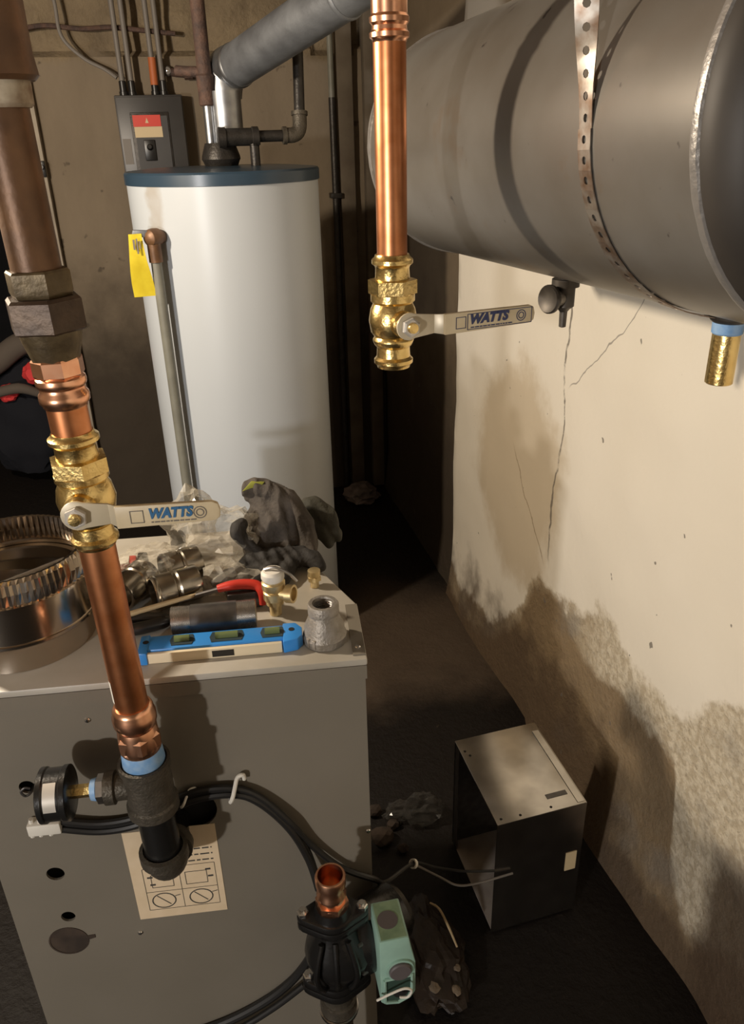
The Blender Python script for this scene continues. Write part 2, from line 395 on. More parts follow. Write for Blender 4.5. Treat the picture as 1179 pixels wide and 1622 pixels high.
def mat_tank():
    m, N, L, b = nt('white_enamel')
    g = NG(N, L)
    tc = N.new('ShaderNodeTexCoord'); P = tc.outputs['Object']
    sp = N.new('ShaderNodeSeparateXYZ'); L.new(P, sp.inputs[0]); x, z = sp.outputs['X'], sp.outputs['Z']
    n = g.noise(P, 25, 5)
    c = g.mix(g.noise(P, 3, 3), (0.47, 0.50, 0.53, 1), (0.515, 0.545, 0.575, 1))
    # brown drip stain above and around the relief valve
    d = g.m('ABSOLUTE', g.m('ADD', g.m('SUBTRACT', x, -0.190), g.m('MULTIPLY', g.m('SUBTRACT', n, 0.5), 0.03)))
    s = g.m('MULTIPLY', g.step(d, 0.024, 0.008), g.step(z, 1.20, 1.26))
    s = g.m('MULTIPLY', s, g.m('ADD', 0.25, g.m('MULTIPLY', n, 0.6)))
    c = g.mix(s, c, (0.33, 0.28, 0.22, 1))
    L.new(c, b.inputs['Base Color'])
    b.inputs['Roughness'].default_value = 0.33
    return m


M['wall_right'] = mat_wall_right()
M['wall_back'] = mat_wall_back()
M['floor'] = mat_floor()
M['tank_white'] = mat_tank()
M['far_wall'] = mat('dim_wall', (0.012, 0.011, 0.013), 0.9, var=0.4, scale=4)  # near-black: darkness of the unlit back room put into the colour
M['plain_wall'] = mat('plain_wall', (0.20, 0.17, 0.13), 0.9, var=0.3, scale=4)
M['joist'] = mat('old_timber', (0.14, 0.10, 0.06), 0.9, var=0.4, scale=6)


# ------------------------------------------------------------------ mesh helpers
def basis(ax):
    ax = Vector(ax).normalized()
    t = Vector((0, 0, 1)) if abs(ax.z) < 0.9 else Vector((1, 0, 0))
    e1 = t.cross(ax).normalized()
    return e1, ax.cross(e1).normalized(), ax


def B(): return bmesh.new()


def face(bm, vs):
    try: return bm.faces.new(vs)
    except ValueError: return None


def lathe(bm, p0, ax, prof, seg=28, rot=0.0, closed=False):
    """profile [(distance along axis, radius)...] turned about the axis; the ends are capped unless closed or radius 0"""
    e1, e2, a = basis(ax)
    p0 = Vector(p0)
    rings = []
    for s, r in prof:
        if r <= 1e-6: rings.append([bm.verts.new(p0 + a * s)])
        else: rings.append([bm.verts.new(p0 + a * s + (e1 * math.cos(rot + 2 * PI * i / seg) + e2 * math.sin(rot + 2 * PI * i / seg)) * r) for i in range(seg)])
    pairs = list(zip(rings, rings[1:])) + ([(rings[-1], rings[0])] if closed else [])
    for A_, B_ in pairs:
        for i in range(seg):
            j = (i + 1) % seg
            if len(A_) == 1 and len(B_) == 1: continue
            if len(A_) == 1: face(bm, (A_[0], B_[j], B_[i]))
            elif len(B_) == 1: face(bm, (A_[i], A_[j], B_[0]))
            else: face(bm, (A_[i], A_[j], B_[j], B_[i]))
    if not closed:
        if len(rings[0]) > 1: face(bm, rings[0][::-1])
        if len(rings[-1]) > 1: face(bm, rings[-1])
    return bm


def cyl(bm, p, q, r, seg=20, r2=None):
    p, q = Vector(p), Vector(q)
    return lathe(bm, p, q - p, [(0, r), ((q - p).length, r if r2 is None else r2)], seg)


def spline(pts, n=8):
    pts = [Vector(p) for p in pts]
    out = []
    for i in range(len(pts) - 1):
        p0 = pts[max(i - 1, 0)]; p1 = pts[i]; p2 = pts[i + 1]; p3 = pts[min(i + 2, len(pts) - 1)]
        for k in range(n):
            t = k / n
            out.append(0.5 * ((2 * p1) + (p2 - p0) * t + (2 * p0 - 5 * p1 + 4 * p2 - p3) * t * t + (3 * p1 - p0 - 3 * p2 + p3) * t ** 3))
    out.append(pts[-1])
    return out


def tube(bm, pts, r, seg=10, n=0):
    """round tube through points (n > 0: smoothed); r a number or a list per given point"""
    pts = [Vector(p) for p in pts]
    rs = r if isinstance(r, (list, tuple)) else [r] * len(pts)
    if n:
        full = spline(pts, n)
        rr = []
        for i in range(len(pts) - 1):
            for k in range(n): rr.append(rs[i] + (rs[i + 1] - rs[i]) * k / n)
        rr.append(rs[-1]); pts, rs = full, rr
    e1 = None
    rings = []
    for i, p in enumerate(pts):
        a = (pts[min(i + 1, len(pts) - 1)] - pts[max(i - 1, 0)]).normalized()
        if e1 is None: e1 = basis(a)[0]
        else:
            e1 = e1 - a * e1.dot(a)
            e1 = e1.normalized() if e1.length > 1e-6 else basis(a)[0]
        e2 = a.cross(e1)
        rings.append([bm.verts.new(p + (e1 * math.cos(2 * PI * k / seg) + e2 * math.sin(2 * PI * k / seg)) * rs[i]) for k in range(seg)])
    for A_, B_ in zip(rings, rings[1:]):
        for k in range(seg): face(bm, (A_[k], A_[(k + 1) % seg], B_[(k + 1) % seg], B_[k]))
    face(bm, rings[0][::-1]); face(bm, rings[-1])
    return bm


def elbow_pts(p, corner, q, r, n=7):
    """path p -> corner -> q with the corner rounded by radius r"""
    p, c, q = Vector(p), Vector(corner), Vector(q)
    a, b = (p - c).normalized(), (q - c).normalized()
    s, e = c + a * r, c + b * r
    arc = []
    for i in range(n + 1):
        t = i / n
        arc.append(s * (1 - t) ** 2 + c * 2 * t * (1 - t) + e * t * t)
    return [p] + arc + [q]


def box(bm, o, ex, ey, ez):
    """box from corner o with three edge vectors"""
    o, ex, ey, ez = Vector(o), Vector(ex), Vector(ey), Vector(ez)
    v = [bm.verts.new(o + ex * a + ey * b + ez * c) for a in (0, 1) for b in (0, 1) for c in (0, 1)]
    for f in ((0, 1, 3, 2), (4, 6, 7, 5), (0, 4, 5, 1), (2, 3, 7, 6), (0, 2, 6, 4), (1, 5, 7, 3)): face(bm, [v[i] for i in f])
    return bm


def abox(bm, x0, x1, y0, y1, z0, z1): return box(bm, (x0, y0, z0), (x1 - x0, 0, 0), (0, y1 - y0, 0), (0, 0, z1 - z0))


def prism(bm, pts, vec):
    """flat outline (3-D points) pushed along vec"""
    vec = Vector(vec)
    a = [bm.verts.new(Vector(p)) for p in pts]; b = [bm.verts.new(Vector(p) + vec) for p in pts]
    face(bm, a[::-1]); face(bm, b)
    for i in range(len(a)):
        j = (i + 1) % len(a); face(bm, (a[i], a[j], b[j], b[i]))
    return bm


def obj(name, bm, m, parent=None, bevel=0.0, smooth=True, label=None, angle=35, seg=2):
    bmesh.ops.remove_doubles(bm, verts=bm.verts, dist=1e-6)
    bmesh.ops.recalc_face_normals(bm, faces=bm.faces)
    if bevel:
        es = [e for e in bm.edges if len(e.link_faces) == 2 and e.calc_face_angle(0) > math.radians(40)]
        bmesh.ops.bevel(bm, geom=es, offset=bevel, segments=seg, affect='EDGES', profile=0.5, clamp_overlap=True)
    me = bpy.data.meshes.new(name)
    if parent is not None:
        base = Vector(parent['base']) if 'base' in parent else Vector((0, 0, 0))
        bmesh.ops.translate(bm, verts=bm.verts, vec=-base)
    bm.to_mesh(me); bm.free()
    me.materials.append(M[m])
    if smooth:
        for p in me.polygons: p.use_smooth = True
        me.set_sharp_from_angle(angle=math.radians(angle))
    o = bpy.data.objects.new(name, me)
    COL.objects.link(o)
    if parent is not None:
        o.parent = parent
        o['base'] = list(base)
    if label: o['label'] = label
    return o


def thing(name, label, cat, loc, group=None):
    o = bpy.data.objects.new(name, None)
    COL.objects.link(o)
    o.empty_display_size = 0.05
    o.location = loc
    o['base'] = list(loc)
    o['label'] = label; o['category'] = cat
    if group: o['group'] = group
    return o


def tag(o, label, cat, group=None):
    o['label'] = label; o['category'] = cat
    if group: o['group'] = group
    return o


def struct(name, bm, m, **k):
    o = obj(name, bm, m, None, **k); o['kind'] = 'structure'
    return o


def text(name, body, size, m, parent, origin, ex, ey, shear=0.0, bold=0.0, sx=1.0):
    c = bpy.data.curves.new(name, 'FONT')
    c.body = body; c.size = size; c.align_x = 'CENTER'; c.align_y = 'CENTER'; c.extrude = 0.00025; c.shear = shear; c.offset = bold
    c.resolution_u = 3
    t = bpy.data.objects.new(name, c); COL.objects.link(t)
    dg = bpy.context.evaluated_depsgraph_get(); dg.update()
    me = bpy.data.meshes.new_from_object(t.evaluated_get(dg))
    bpy.data.objects.remove(t); bpy.data.curves.remove(c)
    ex, ey = Vector(ex).normalized(), Vector(ey).normalized(); ez = ex.cross(ey)
    base = Vector(parent['base']); o3 = Vector(origin) - base
    for v in me.vertices: v.co = o3 + ex * v.co.x * sx + ey * v.co.y + ez * v.co.z
    me.materials.clear(); me.materials.append(M[m]); me.name = name
    o = bpy.data.objects.new(name, me); COL.objects.link(o); o.parent = parent; o['base'] = list(base)
    return o


def nz(p, s, seed=0.0): return noise.noise(Vector(p) * s + Vector((seed, seed * 1.7, -seed)))


# ------------------------------------------------------------------ room shell
def grid_wall(nu, nv, fn):
    bm = B()
    vs = [[bm.verts.new(fn(i / nu, j / nv)) for j in range(nv + 1)] for i in range(nu + 1)]
    for i in range(nu):
        for j in range(nv): bm.faces.new((vs[i][j], vs[i + 1][j], vs[i + 1][j + 1], vs[i][j + 1]))
    return bm


def wr(u, v):
    y, z = -3.0 + 6.42 * u, -0.03 + 2.5 * v
    x = 0.8 + 0.006 * nz((0, y, z), 3.0) + 0.004 * nz((0, y, z), 9.0, 3)
    foot = max(0.0, 1 - z / 0.25)
    x -= foot * foot * (0.018 + 0.035 * (0.5 + nz((0, y, 0), 2.5, 5))) * (1.0 if y < 1.6 else 0.6)
    if y > 2.335: x += 0.022
    return (x, y, z)


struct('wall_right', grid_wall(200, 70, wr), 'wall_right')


def wb(u, v):
    x, z = -0.485 + 1.32 * u, -0.03 + 2.5 * v
    y = 3.38 + 0.008 * nz((x, 0, z), 4.0) + 0.003 * nz((x, 0, z), 14, 2)
    if z > 1.80 + 0.04 * nz((x, 3, 0), 3): y += 0.03 + 0.03 * nz((x, 0, z), 9, 8)
    return (x, y, z)


struct('wall_back', grid_wall(70, 120, wb), 'wall_back')
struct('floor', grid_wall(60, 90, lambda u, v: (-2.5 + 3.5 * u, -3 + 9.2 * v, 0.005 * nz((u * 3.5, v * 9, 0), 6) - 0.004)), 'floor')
struct('ceiling', abox(B(), -2.6, 1.0, -3.1, 6.3, 2.42, 2.5), 'joist', smooth=False)
struct('wall_left', abox(B(), -2.6, -2.5, -3.1, 6.3, -0.05, 2.45), 'plain_wall', smooth=False)
struct('wall_front', abox(B(), -2.6, 1.0, -3.2, -3.0, -0.05, 2.45), 'plain_wall', smooth=False)
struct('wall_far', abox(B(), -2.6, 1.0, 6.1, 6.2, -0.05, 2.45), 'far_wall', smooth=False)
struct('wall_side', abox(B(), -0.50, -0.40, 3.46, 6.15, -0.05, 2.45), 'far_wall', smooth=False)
# pale casing on the end of the back wall, vertical board and gap in the corner
struct('trim_1', abox(B(), -0.503, -0.463, 3.345, 3.46, 0.0, 2.42), 'trim_pale', bevel=0.003)
bm = abox(B(), 0.645, 0.705, 3.345, 3.40, 0.0, 2.42)
struct('trim_2', bm, 'trim_wood', bevel=0.003)
bm = abox(B(), 0.748, 0.80, 3.335, 3.40, 0.0, 2.42)
struct('trim_3', bm, 'trim_wood', bevel=0.003)
l = thing('door_latch', 'small black latch on the pale casing of the doorway', 'latch', (-0.47, 3.34, 1.42))
obj('plate', abox(B(), -0.484, -0.462, 3.333, 3.345, 1.395, 1.45), 'black_plastic', l, bevel=0.003)
obj('bolt', cyl(B(), (-0.474, 3.335, 1.43), (-0.474, 3.315, 1.43), 0.008, 12), 'black_plastic', l)
p = thing('vent_pipe', 'thin black vertical pipe on the back wall behind the white tank', 'pipe', (0.622, 3.345, 0))
obj('pipe', cyl(B(), (0.622, 3.345, 0.0), (0.622, 3.345, 1.64), 0.014, 14), 'iron_black', p)
obj('upper_pipe', cyl(B(), (0.622, 3.345, 1.64), (0.622, 3.345, 2.41), 0.012, 14), 'pvc', p, label='paler upper length')
obj('clamp', abox(B(), 0.60, 0.645, 3.328, 3.378, 1.28, 1.30), 'iron_black', p, bevel=0.002)

# ------------------------------------------------------------------ boiler
BA = math.radians(-6.4)
UX = Vector((math.cos(BA), math.sin(BA), 0)); VY = Vector((-math.sin(BA), math.cos(BA), 0)); ZZ = Vector((0, 0, 1))
BO = Vector((0.1767, 0.8756, 0))
BH = 0.85


def bl(u, v, z): return BO + UX * u + VY * v + ZZ * z


def holed_panel(u0, u1, z0, z1, v, th, holes):
    """vertical sheet in the boiler's front plane with real round holes"""
    bm = B()
    loops = [[(u0, z0), (u1, z0), (u1, z1), (u0, z1)]]
    for (cu, cz, r, n) in holes: loops.append([(cu + r * math.cos(2 * PI * i / n), cz + r * math.sin(2 * PI * i / n)) for i in range(n)])
    es = []
    for lp in loops:
        vs = [bm.verts.new(bl(a, v, b_)) for a, b_ in lp]
        es += [bm.edges.new((vs[i], vs[(i + 1) % len(vs)])) for i in range(len(vs))]
    r = bmesh.ops.triangle_fill(bm, use_beauty=True, use_dissolve=False, edges=es, normal=-VY)
    fs = [f for f in bm.faces]
    ex = bmesh.ops.extrude_face_region(bm, geom=fs)
    bmesh.ops.translate(bm, verts=[g for g in ex['geom'] if isinstance(g, bmesh.types.BMVert)], vec=VY * th)
    return bm


boiler = thing('boiler', 'grey sheet-metal boiler covered with tools and fittings', 'boiler', tuple(bl(-0.28, 0.2, 0)))
foot = [(-0.560, 0.006), (-0.005, 0.006), (-0.005, 0.13), (-0.045, 0.23), (-0.13, 0.415), (-0.560, 0.415)]
bm = prism(B(), [bl(u, v + 0.02, 0.0) for u, v in foot[:2]] + [bl(u, v, 0.0) for u, v in foot[2:]], (0, 0, BH - 0.035))
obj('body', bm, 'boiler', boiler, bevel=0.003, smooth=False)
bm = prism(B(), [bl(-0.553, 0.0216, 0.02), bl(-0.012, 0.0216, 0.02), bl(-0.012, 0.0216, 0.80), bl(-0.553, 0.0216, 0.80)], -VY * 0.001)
obj('hole_shade_sheet', bm, 'dark_in', boiler, smooth=False)  # black sheet added behind the holes to stand for their inner shade
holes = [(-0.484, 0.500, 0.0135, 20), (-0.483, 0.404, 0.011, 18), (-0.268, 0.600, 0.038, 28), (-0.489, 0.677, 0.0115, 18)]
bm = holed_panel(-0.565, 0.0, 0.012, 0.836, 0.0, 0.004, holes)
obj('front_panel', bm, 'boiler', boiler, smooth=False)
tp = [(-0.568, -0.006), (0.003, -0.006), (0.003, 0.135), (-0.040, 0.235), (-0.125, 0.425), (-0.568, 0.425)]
obj('top_panel', prism(B(), [bl(u, v, BH - 0.011) for u, v in tp], (0, 0, 0.011)), 'boiler_top_lit', boiler, bevel=0.0025, label='grey boiler lid, coloured paler as if lit')
bm = prism(B(), [bl(-0.567, -0.005, BH - 0.034), bl(0.002, -0.005, BH - 0.034), bl(0.002, -0.005, BH - 0.0115), bl(-0.567, -0.005, BH - 0.0115)], VY * 0.006)
obj('top_lip', bm, 'boiler', boiler, smooth=False)
bm = box(B(), bl(-0.016, 0.004, BH + 0.0002), UX * 0.018, VY * 0.13, ZZ * 0.0022)
obj('side_flange', bm, 'boiler', boiler, smooth=False)
for u, z in ((-0.386, 0.786), (-0.380, 0.348), (-0.004, 0.518), (-0.30, 0.832), (-0.08, 0.30)):
    bm = lathe(B(), bl(u, 0.0, z), -VY, [(0, 0.0042), (0.0012, 0.0042), (0.0026, 0.003), (0.003, 0)], 10)
    obj('screw', bm, 'chrome', boiler)
obj('screw', lathe(B(), bl(-0.008, 0.02, BH + 0.0022), ZZ, [(0, 0.0045), (0.0015, 0.0045), (0.003, 0.003), (0.0034, 0)], 10), 'chrome', boiler)
# big knock-out disc, slightly sunk in its ring, with its tab
kd = obj('knockout_disc', lathe(B(), bl(-0.492, 0.0, 0.349), -VY, [(0, 0.031), (0.0012, 0.031), (0.0012, 0.0285), (0.0004, 0.0285), (0.0004, 0)], 30), 'stone', boiler, label='large dark round knock-out')
obj('tab', prism(B(), [bl(-0.464, 0, 0.356), bl(-0.450, 0, 0.357), bl(-0.450, 0, 0.350), bl(-0.464, 0, 0.346)], -VY * 0.001), 'stone', kd, smooth=False)
# wire hook in the upper left hole
obj('hook', tube(B(), [bl(-0.483, 0.01, 0.672), bl(-0.483, -0.006, 0.672), bl(-0.490, -0.010, 0.670), bl(-0.4945, -0.010, 0.678), bl(-0.489, -0.009, 0.684), bl(-0.482, -0.008, 0.681)], 0.0018, 8, 5), 'steel_dark', boiler)
# wiring diagram sheet
PC = (-0.306, 0.474); pw, ph = 0.138, 0.190
sheet = obj('diagram_sheet', prism(B(), [bl(PC[0] + a * pw / 2, -0.0002, PC[1] + b_ * ph / 2) for a, b_ in ((-1, -1), (1, -1), (1, 1), (-1, 1))], -VY * 0.0008), 'paper', boiler, smooth=False, label='yellowed wiring diagram sheet')


def ink_rect(bm, a0, a1, b0, b1):
    """filled mark on the sheet; a, b in sheet fractions from its lower left"""
    X = lambda a: PC[0] - pw / 2 + a * pw
    Zc = lambda b_: PC[1] - ph / 2 + b_ * ph
    prism(bm, [bl(X(a0), -0.0011, Zc(b0)), bl(X(a1), -0.0011, Zc(b0)), bl(X(a1), -0.0011, Zc(b1)), bl(X(a0), -0.0011, Zc(b1))], -VY * 0.0003)


def ink_line(bm, a0, b0, a1, b1, w=0.0009):
    P_ = lambda a, b_: bl(PC[0] - pw / 2 + a * pw, -0.0012, PC[1] - ph / 2 + b_ * ph)
    p_, q_ = P_(a0, b0), P_(a1, b1)
    d_ = (q_ - p_).normalized(); n_ = d_.cross(VY) * w / 2
    prism(bm, [p_ - n_, q_ - n_, q_ + n_, p_ + n_], -VY * 0.0003)


bm = B()
rnd = random.Random(3)
for row in range(3):
    a = 0.50 if row < 2 else 0.46
    while a < 0.92:
        w = rnd.uniform(0.03, 0.10); ink_rect(bm, a, min(a + w, 0.93), 0.745 - row * 0.065, 0.752 - row * 0.065 + 0.006); a += w + 0.02
a = 0.16
while a < 0.34:
    w = rnd.uniform(0.03, 0.07); ink_rect(bm, a, a + w, 0.70, 0.708); a += w + 0.03
for (a0, b0, a1, b1) in ((0.13, 0.10, 0.93, 0.10), (0.13, 0.10, 0.13, 0.58), (0.93, 0.10, 0.93, 0.58), (0.13, 0.58, 0.93, 0.58), (0.53, 0.10, 0.53, 0.58), (0.13, 0.31, 0.93, 0.31)):
    ink_line(bm, a0, b0, a1, b1, 0.0007)
for ca in (0.31, 0.73):
    pts = [(ca + 0.13 * math.cos(2 * PI * i / 20), 0.20 + 0.085 * math.sin(2 * PI * i / 20)) for i in range(21)]
    for q0, q1 in zip(pts, pts[1:]): ink_line(bm, *q0, *q1, 0.0018)
    ink_line(bm, ca - 0.07, 0.26, ca + 0.07, 0.15, 0.0014)
    ink_line(bm, ca + 0.13, 0.24, ca + 0.19, 0.25, 0.0012)
for ca in (0.32, 0.70):
    for (a0, b0, a1, b1) in ((ca - 0.11, 0.36, ca + 0.13, 0.36), (ca - 0.11, 0.50, ca + 0.13, 0.50), (ca - 0.11, 0.36, ca - 0.11, 0.50), (ca + 0.13, 0.36, ca + 0.13, 0.50)): ink_line(bm, a0, b0, a1, b1, 0.0009)
for (a0, b0) in ((0.17, 0.47), (0.19, 0.385), (0.82, 0.50), (0.84, 0.42)): ink_rect(bm, a0, a0 + 0.06, b0, b0 + 0.018)
obj('print', bm, 'ink', sheet, smooth=False)

# ------------------------------------------------------------------ supply riser on the left (iron, union, copper, valve, tee)
RAX = Vector((-0.01605, 0.0018, 1.0))
RB = Vector((-0.1300, 0.8399, 0.6466))
RN = Vector((-0.1115, -0.9938, 0))          # out of the boiler front
RU = Vector((0.9938, -0.1115, 0))


def rp(z): return RB + RAX * (z - RB.z)


def rl(zs, seg=28, rot=0.0, bm=None):
    """lathe on the riser's axis, [(z, r), ...]"""
    return lathe(bm or B(), rp(0), RAX, zs, seg, rot)


def bead_cup(z0, z1, r, bead, up=True):
    """press-fitting cup: plain barrel with a rolled bead near the open end"""
    e = z1 if up else z0; sgn = -1 if up else 1
    L_ = abs(z1 - z0)
    pr = [(e, r * 0.97), (e + sgn * 0.0035, r), (e + sgn * 0.006, bead), (e + sgn * 0.010, bead * 1.01), (e + sgn * 0.0135, r * 1.0), (e + sgn * 0.016, r * 0.985), (e + sgn * L_, r * 0.985)]
    return pr[::-1] if up else pr


rr_ = thing('heating_riser', 'left vertical pipe run of old iron above copper and brass, in front of the boiler', 'pipe', tuple(rp(0.56)))
obj('iron_coupling', rl([(1.552, 0.0335), (1.556, 0.0375), (1.575, 0.0355), (1.64, 0.0365), (1.68, 0.039), (1.76, 0.039)]), 'iron_old', rr_)
tube_pts = elbow_pts(rp(1.74), rp(1.84), rp(1.84) + Vector((-0.7, -0.25, 0.02)), 0.07)
obj('iron_elbow', tube(B(), tube_pts, 0.034, 20), 'iron_old', rr_)
obj('thread_sealant', rl([(1.531, 0.026), (1.534, 0.0285), (1.552, 0.0292), (1.5525, 0.026)]), 'dope_pale', rr_)
obj('iron_pipe', rl([(1.385, 0.0238), (1.532, 0.0238)]), 'iron_old', rr_)
un = obj('union', rl([(1.3915, 0.0245), (1.3925, 0.0295), (1.3905, 0.0315), (1.372, 0.0315), (1.368, 0.0300), (1.366, 0.028)][::-1], 6, 0.35), 'iron_union', rr_, angle=25)
obj('union_nut', rl([(1.333, 0.0345), (1.3355, 0.0388), (1.364, 0.0388), (1.367, 0.0355)], 6, 0.25), 'iron_nut', un, angle=25)
obj('union_tail', rl([(1.303, 0.0235), (1.310, 0.0255), (1.322, 0.029), (1.3335, 0.0315)], 12), 'iron_union', un)
ad = obj('copper_adapter', rl([(1.2545, 0.0225)] + [(1.257, 0.0232), (1.260, 0.0254), (1.264, 0.0258), (1.268, 0.0254), (1.271, 0.0232), (1.275, 0.0230), (1.278, 0.0252), (1.281, 0.0257), (1.285, 0.0250), (1.287, 0.0228), (1.312, 0.0228)]), 'copper_bright', rr_)
obj('hexagon', rl([(1.2865, 0.0240), (1.289, 0.0258), (1.304, 0.0258), (1.306, 0.0245)], 8, 0.3), 'copper_bright', ad, angle=25)
obj('copper_pipe', rl([(1.215, 0.0208), (1.26, 0.0208)]), 'copper', rr_)


def ball_valve(parent, base, ax, zt, zb, k, body_mat, stem, hand, grip_len, plate):
    """two-ended press ball valve: body, stem nut, lever with lettering. base + ax*(z - 0) gives the centre line"""
    e = lambda z: base + ax * z
    H_ = zt - zb
    zc = zb + H_ * 0.43
    prof = [(zb, 0.0215 * k), (zb + .003, .0222 * k), (zb + .006, .0255 * k), (zb + .0105, .0257 * k), (zb + .014, .0222 * k), (zb + .026, .0215 * k), (zb + .029, .0245 * k),
            (zb + .034, .0268 * k), (zc - .024, .0268 * k), (zc - .02, .0245 * k), (zc - .014, .029 * k), (zc, .0315 * k), (zc + .014, .029 * k), (zc + .021, .0255 * k), (zc + .024, .0285 * k),
            (zt - .047, .0285 * k), (zt - .043, .0235 * k), (zt - .03, .0222 * k), (zt - .016, .0215 * k), (zt - .0135, .0225 * k), (zt - .0105, .0262 * k), (zt - .006, .0262 * k), (zt - .003, .0225 * k), (zt, .0215 * k)]
    v = obj('ball_valve', lathe(B(), base, ax, prof, 30), body_mat, parent)
    hx = B()
    lathe(hx, base, ax, [(zt - .0475, .0285 * k), (zt - .0465, .0315 * k), (zt - .030, .0315 * k), (zt - .029, .0285 * k)], 6, 0.2)
    obj('hexagon', hx, body_mat, v, angle=25)
    c = e(zc) + stem * 0.022 * k
    st = B()
    lathe(st, c, stem, [(0, .0165 * k), (.014 * k, .0165 * k), (.017 * k, .014 * k), (.023 * k, .014 * k)], 20)
    obj('stem_boss', st, body_mat, v)
    nut = B()
    s0 = .0265 * k
    lathe(nut, c, stem, [(s0, .0105), (s0 + .0012, .0118), (s0 + .007, .0118), (s0 + .0082, .0095)], 6, 0.4)
    obj('lever_nut', nut, 'silver_label', v, angle=25)
    tip = B()
    lathe(tip, c, stem, [(s0 + .008, .0068), (s0 + .0125, .0062), (s0 + .0135, 0)], 12)
    obj('stem', tip, 'brass', v, label='brass stem end')
    # lever: round head, cranked neck, long flat grip
    p0 = c + stem * (.0235 * k)
    up = ax.normalized()
    up = (up - hand * up.dot(hand)).normalized()
    lv = B()
    n = 14
    head = [p0 + (hand * math.cos(a) + up * math.sin(a)) * 0.0165 for a in [PI * 0.34 + (2 * PI - PI * 0.68) * i / n for i in range(n + 1)]]
    neck = [p0 + hand * 0.034 - up * 0.0115, p0 + hand * 0.034 + up * 0.0115]
    prism(lv, head + neck, stem * 0.0032)
    prism(lv, [p0 + hand * 0.0335 - up * .0115, p0 + hand * 0.044 - up * .0125 + stem * .010, p0 + hand * 0.044 + up * .0125 + stem * .010, p0 + hand * 0.0335 + up * .0115], stem * 0.0032)
    obj('lever', lv, 'lever_plate', v, bevel=0.0006)
    g0, g1, hh = 0.042, 0.042 + grip_len, 0.0128
    gp = p0 + stem * 0.009
    pts = [gp + hand * g0 - up * hh, gp + hand * (g1 - .006) - up * hh * .82, gp + hand * (g1 - .001) - up * hh * .55, gp + hand * g1 + up * hh * .1, gp + hand * (g1 - .002) + up * hh * .7, gp + hand * (g1 - .008) + up * hh * .92, gp + hand * g0 + up * hh]
    gr = obj('grip', prism(B(), pts, stem * 0.0062), 'cream_grip', v, bevel=0.0014)
    f = gp + stem * 0.0064
    # printed marks on the grip
    mk = B()
    def fr(a0, a1, b0, b1, w):
        for (x0, x1, y0, y1) in ((a0, a1, b0, b0 + w), (a0, a1, b1 - w, b1), (a0, a0 + w, b0, b1), (a1 - w, a1, b0, b1)):
            prism(mk, [f + hand * x0 + up * y0, f + hand * x1 + up * y0, f + hand * x1 + up * y1, f + hand * x0 + up * y1], stem * 0.0003)
    fr(g0 + .015, g0 + .029, -.0072, .0072, .0008)
    if plate: fr(g0 + .031, g1 - .005, -.0098, .0098, .0008)
    # small line of tiny print under the name
    x = g0 + .036
    while x < g0 + grip_len * .74:
        w = rnd.uniform(.002, .006)
        prism(mk, [f + hand * x - up * .0078, f + hand * (x + w) - up * .0078, f + hand * (x + w) - up * .0064, f + hand * x - up * .0064], stem * 0.0003)
        x += w + .0012
    # round emblem of arcs at the end
    cx_ = g1 - .021
    for rad in (.0066, .0038):
        q = [(cx_ + rad * math.cos(2 * PI * i / 14), .0005 + rad * math.sin(2 * PI * i / 14)) for i in range(15)]
        for (xa, ya), (xb, yb) in zip(q, q[1:]):
            d_ = Vector((xb - xa, yb - ya)).normalized(); n_ = Vector((-d_.y, d_.x)) * .0005
            prism(mk, [f + hand * (xa - n_.x) + up * (ya - n_.y), f + hand * (xb - n_.x) + up * (yb - n_.y), f + hand * (xb + n_.x) + up * (yb + n_.y), f + hand * (xa + n_.x) + up * (ya + n_.y)], stem * .0003)
    mkm = obj('printed_marks', mk, 'grey_print' if not plate else 'navy_print', v, smooth=False)
    text('lettering', 'WATTS', 0.0155, 'navy_print' if plate else 'blue_print', v, f + stem * .0004 + hand * (g0 + (.061 if plate else .056)) + up * .0022, hand, up, shear=0.25, bold=0.0008, sx=(1.05 if plate else 0.86))
    return v


ball_valve(rr_, rp(0), RAX, 1.226, 1.090, 1.02, 'brass', RN, RU, 0.108, False)
obj('copper_pipe', rl([(0.85, 0.0205), (1.094, 0.0205)]), 'copper', rr_)
stk = B()
for k in range(6):
    a0, a1 = 0.9 + k * 0.12, 0.9 + (k + 1) * 0.12
    q = []
    for (a, z) in ((a0, 0.872), (a1, 0.872), (a1, 0.905), (a0, 0.905)):
        q.append(rp(z) + (RU * -math.sin(a) + RN * math.cos(a)) * 0.0209)
    face(stk, [stk.verts.new(p_) for p_ in q])
obj('sticker', stk, 'white_plastic', rr_, label='small white barcode sticker').data.materials[0] = M['white_plastic']
ad = obj('copper_adapter', rl([(0.786, 0.0235), (0.790, 0.0262), (0.800, 0.027), (0.820, 0.0255), (0.826, 0.0238), (0.830, 0.0258), (0.835, 0.0276), (0.845, 0.0278), (0.849, 0.0262), (0.854, 0.0258), (0.858, 0.0242), (0.860, 0.022)]), 'copper_bright', rr_)
obj('hexagon', rl([(0.794, 0.026), (0.797, 0.0295), (0.815, 0.0295), (0.819, 0.026)], 6, 0.15), 'copper_bright', ad, angle=25)
obj('blue_sealant', rl([(0.765, 0.0262), (0.768, 0.0278), (0.783, 0.0268), (0.789, 0.0248)]), 'blue_dope', rr_)
tee = obj('tee', rl([(0.682, 0.0315), (0.684, 0.0345), (0.697, 0.0345), (0.700, 0.0315), (0.755, 0.0315), (0.758, 0.034), (0.768, 0.034), (0.7685, 0.0300), (0.762, 0.029)]), 'iron_tee', rr_)
zc = 0.727
tdir = (-RU + RN * 0.02).normalized()
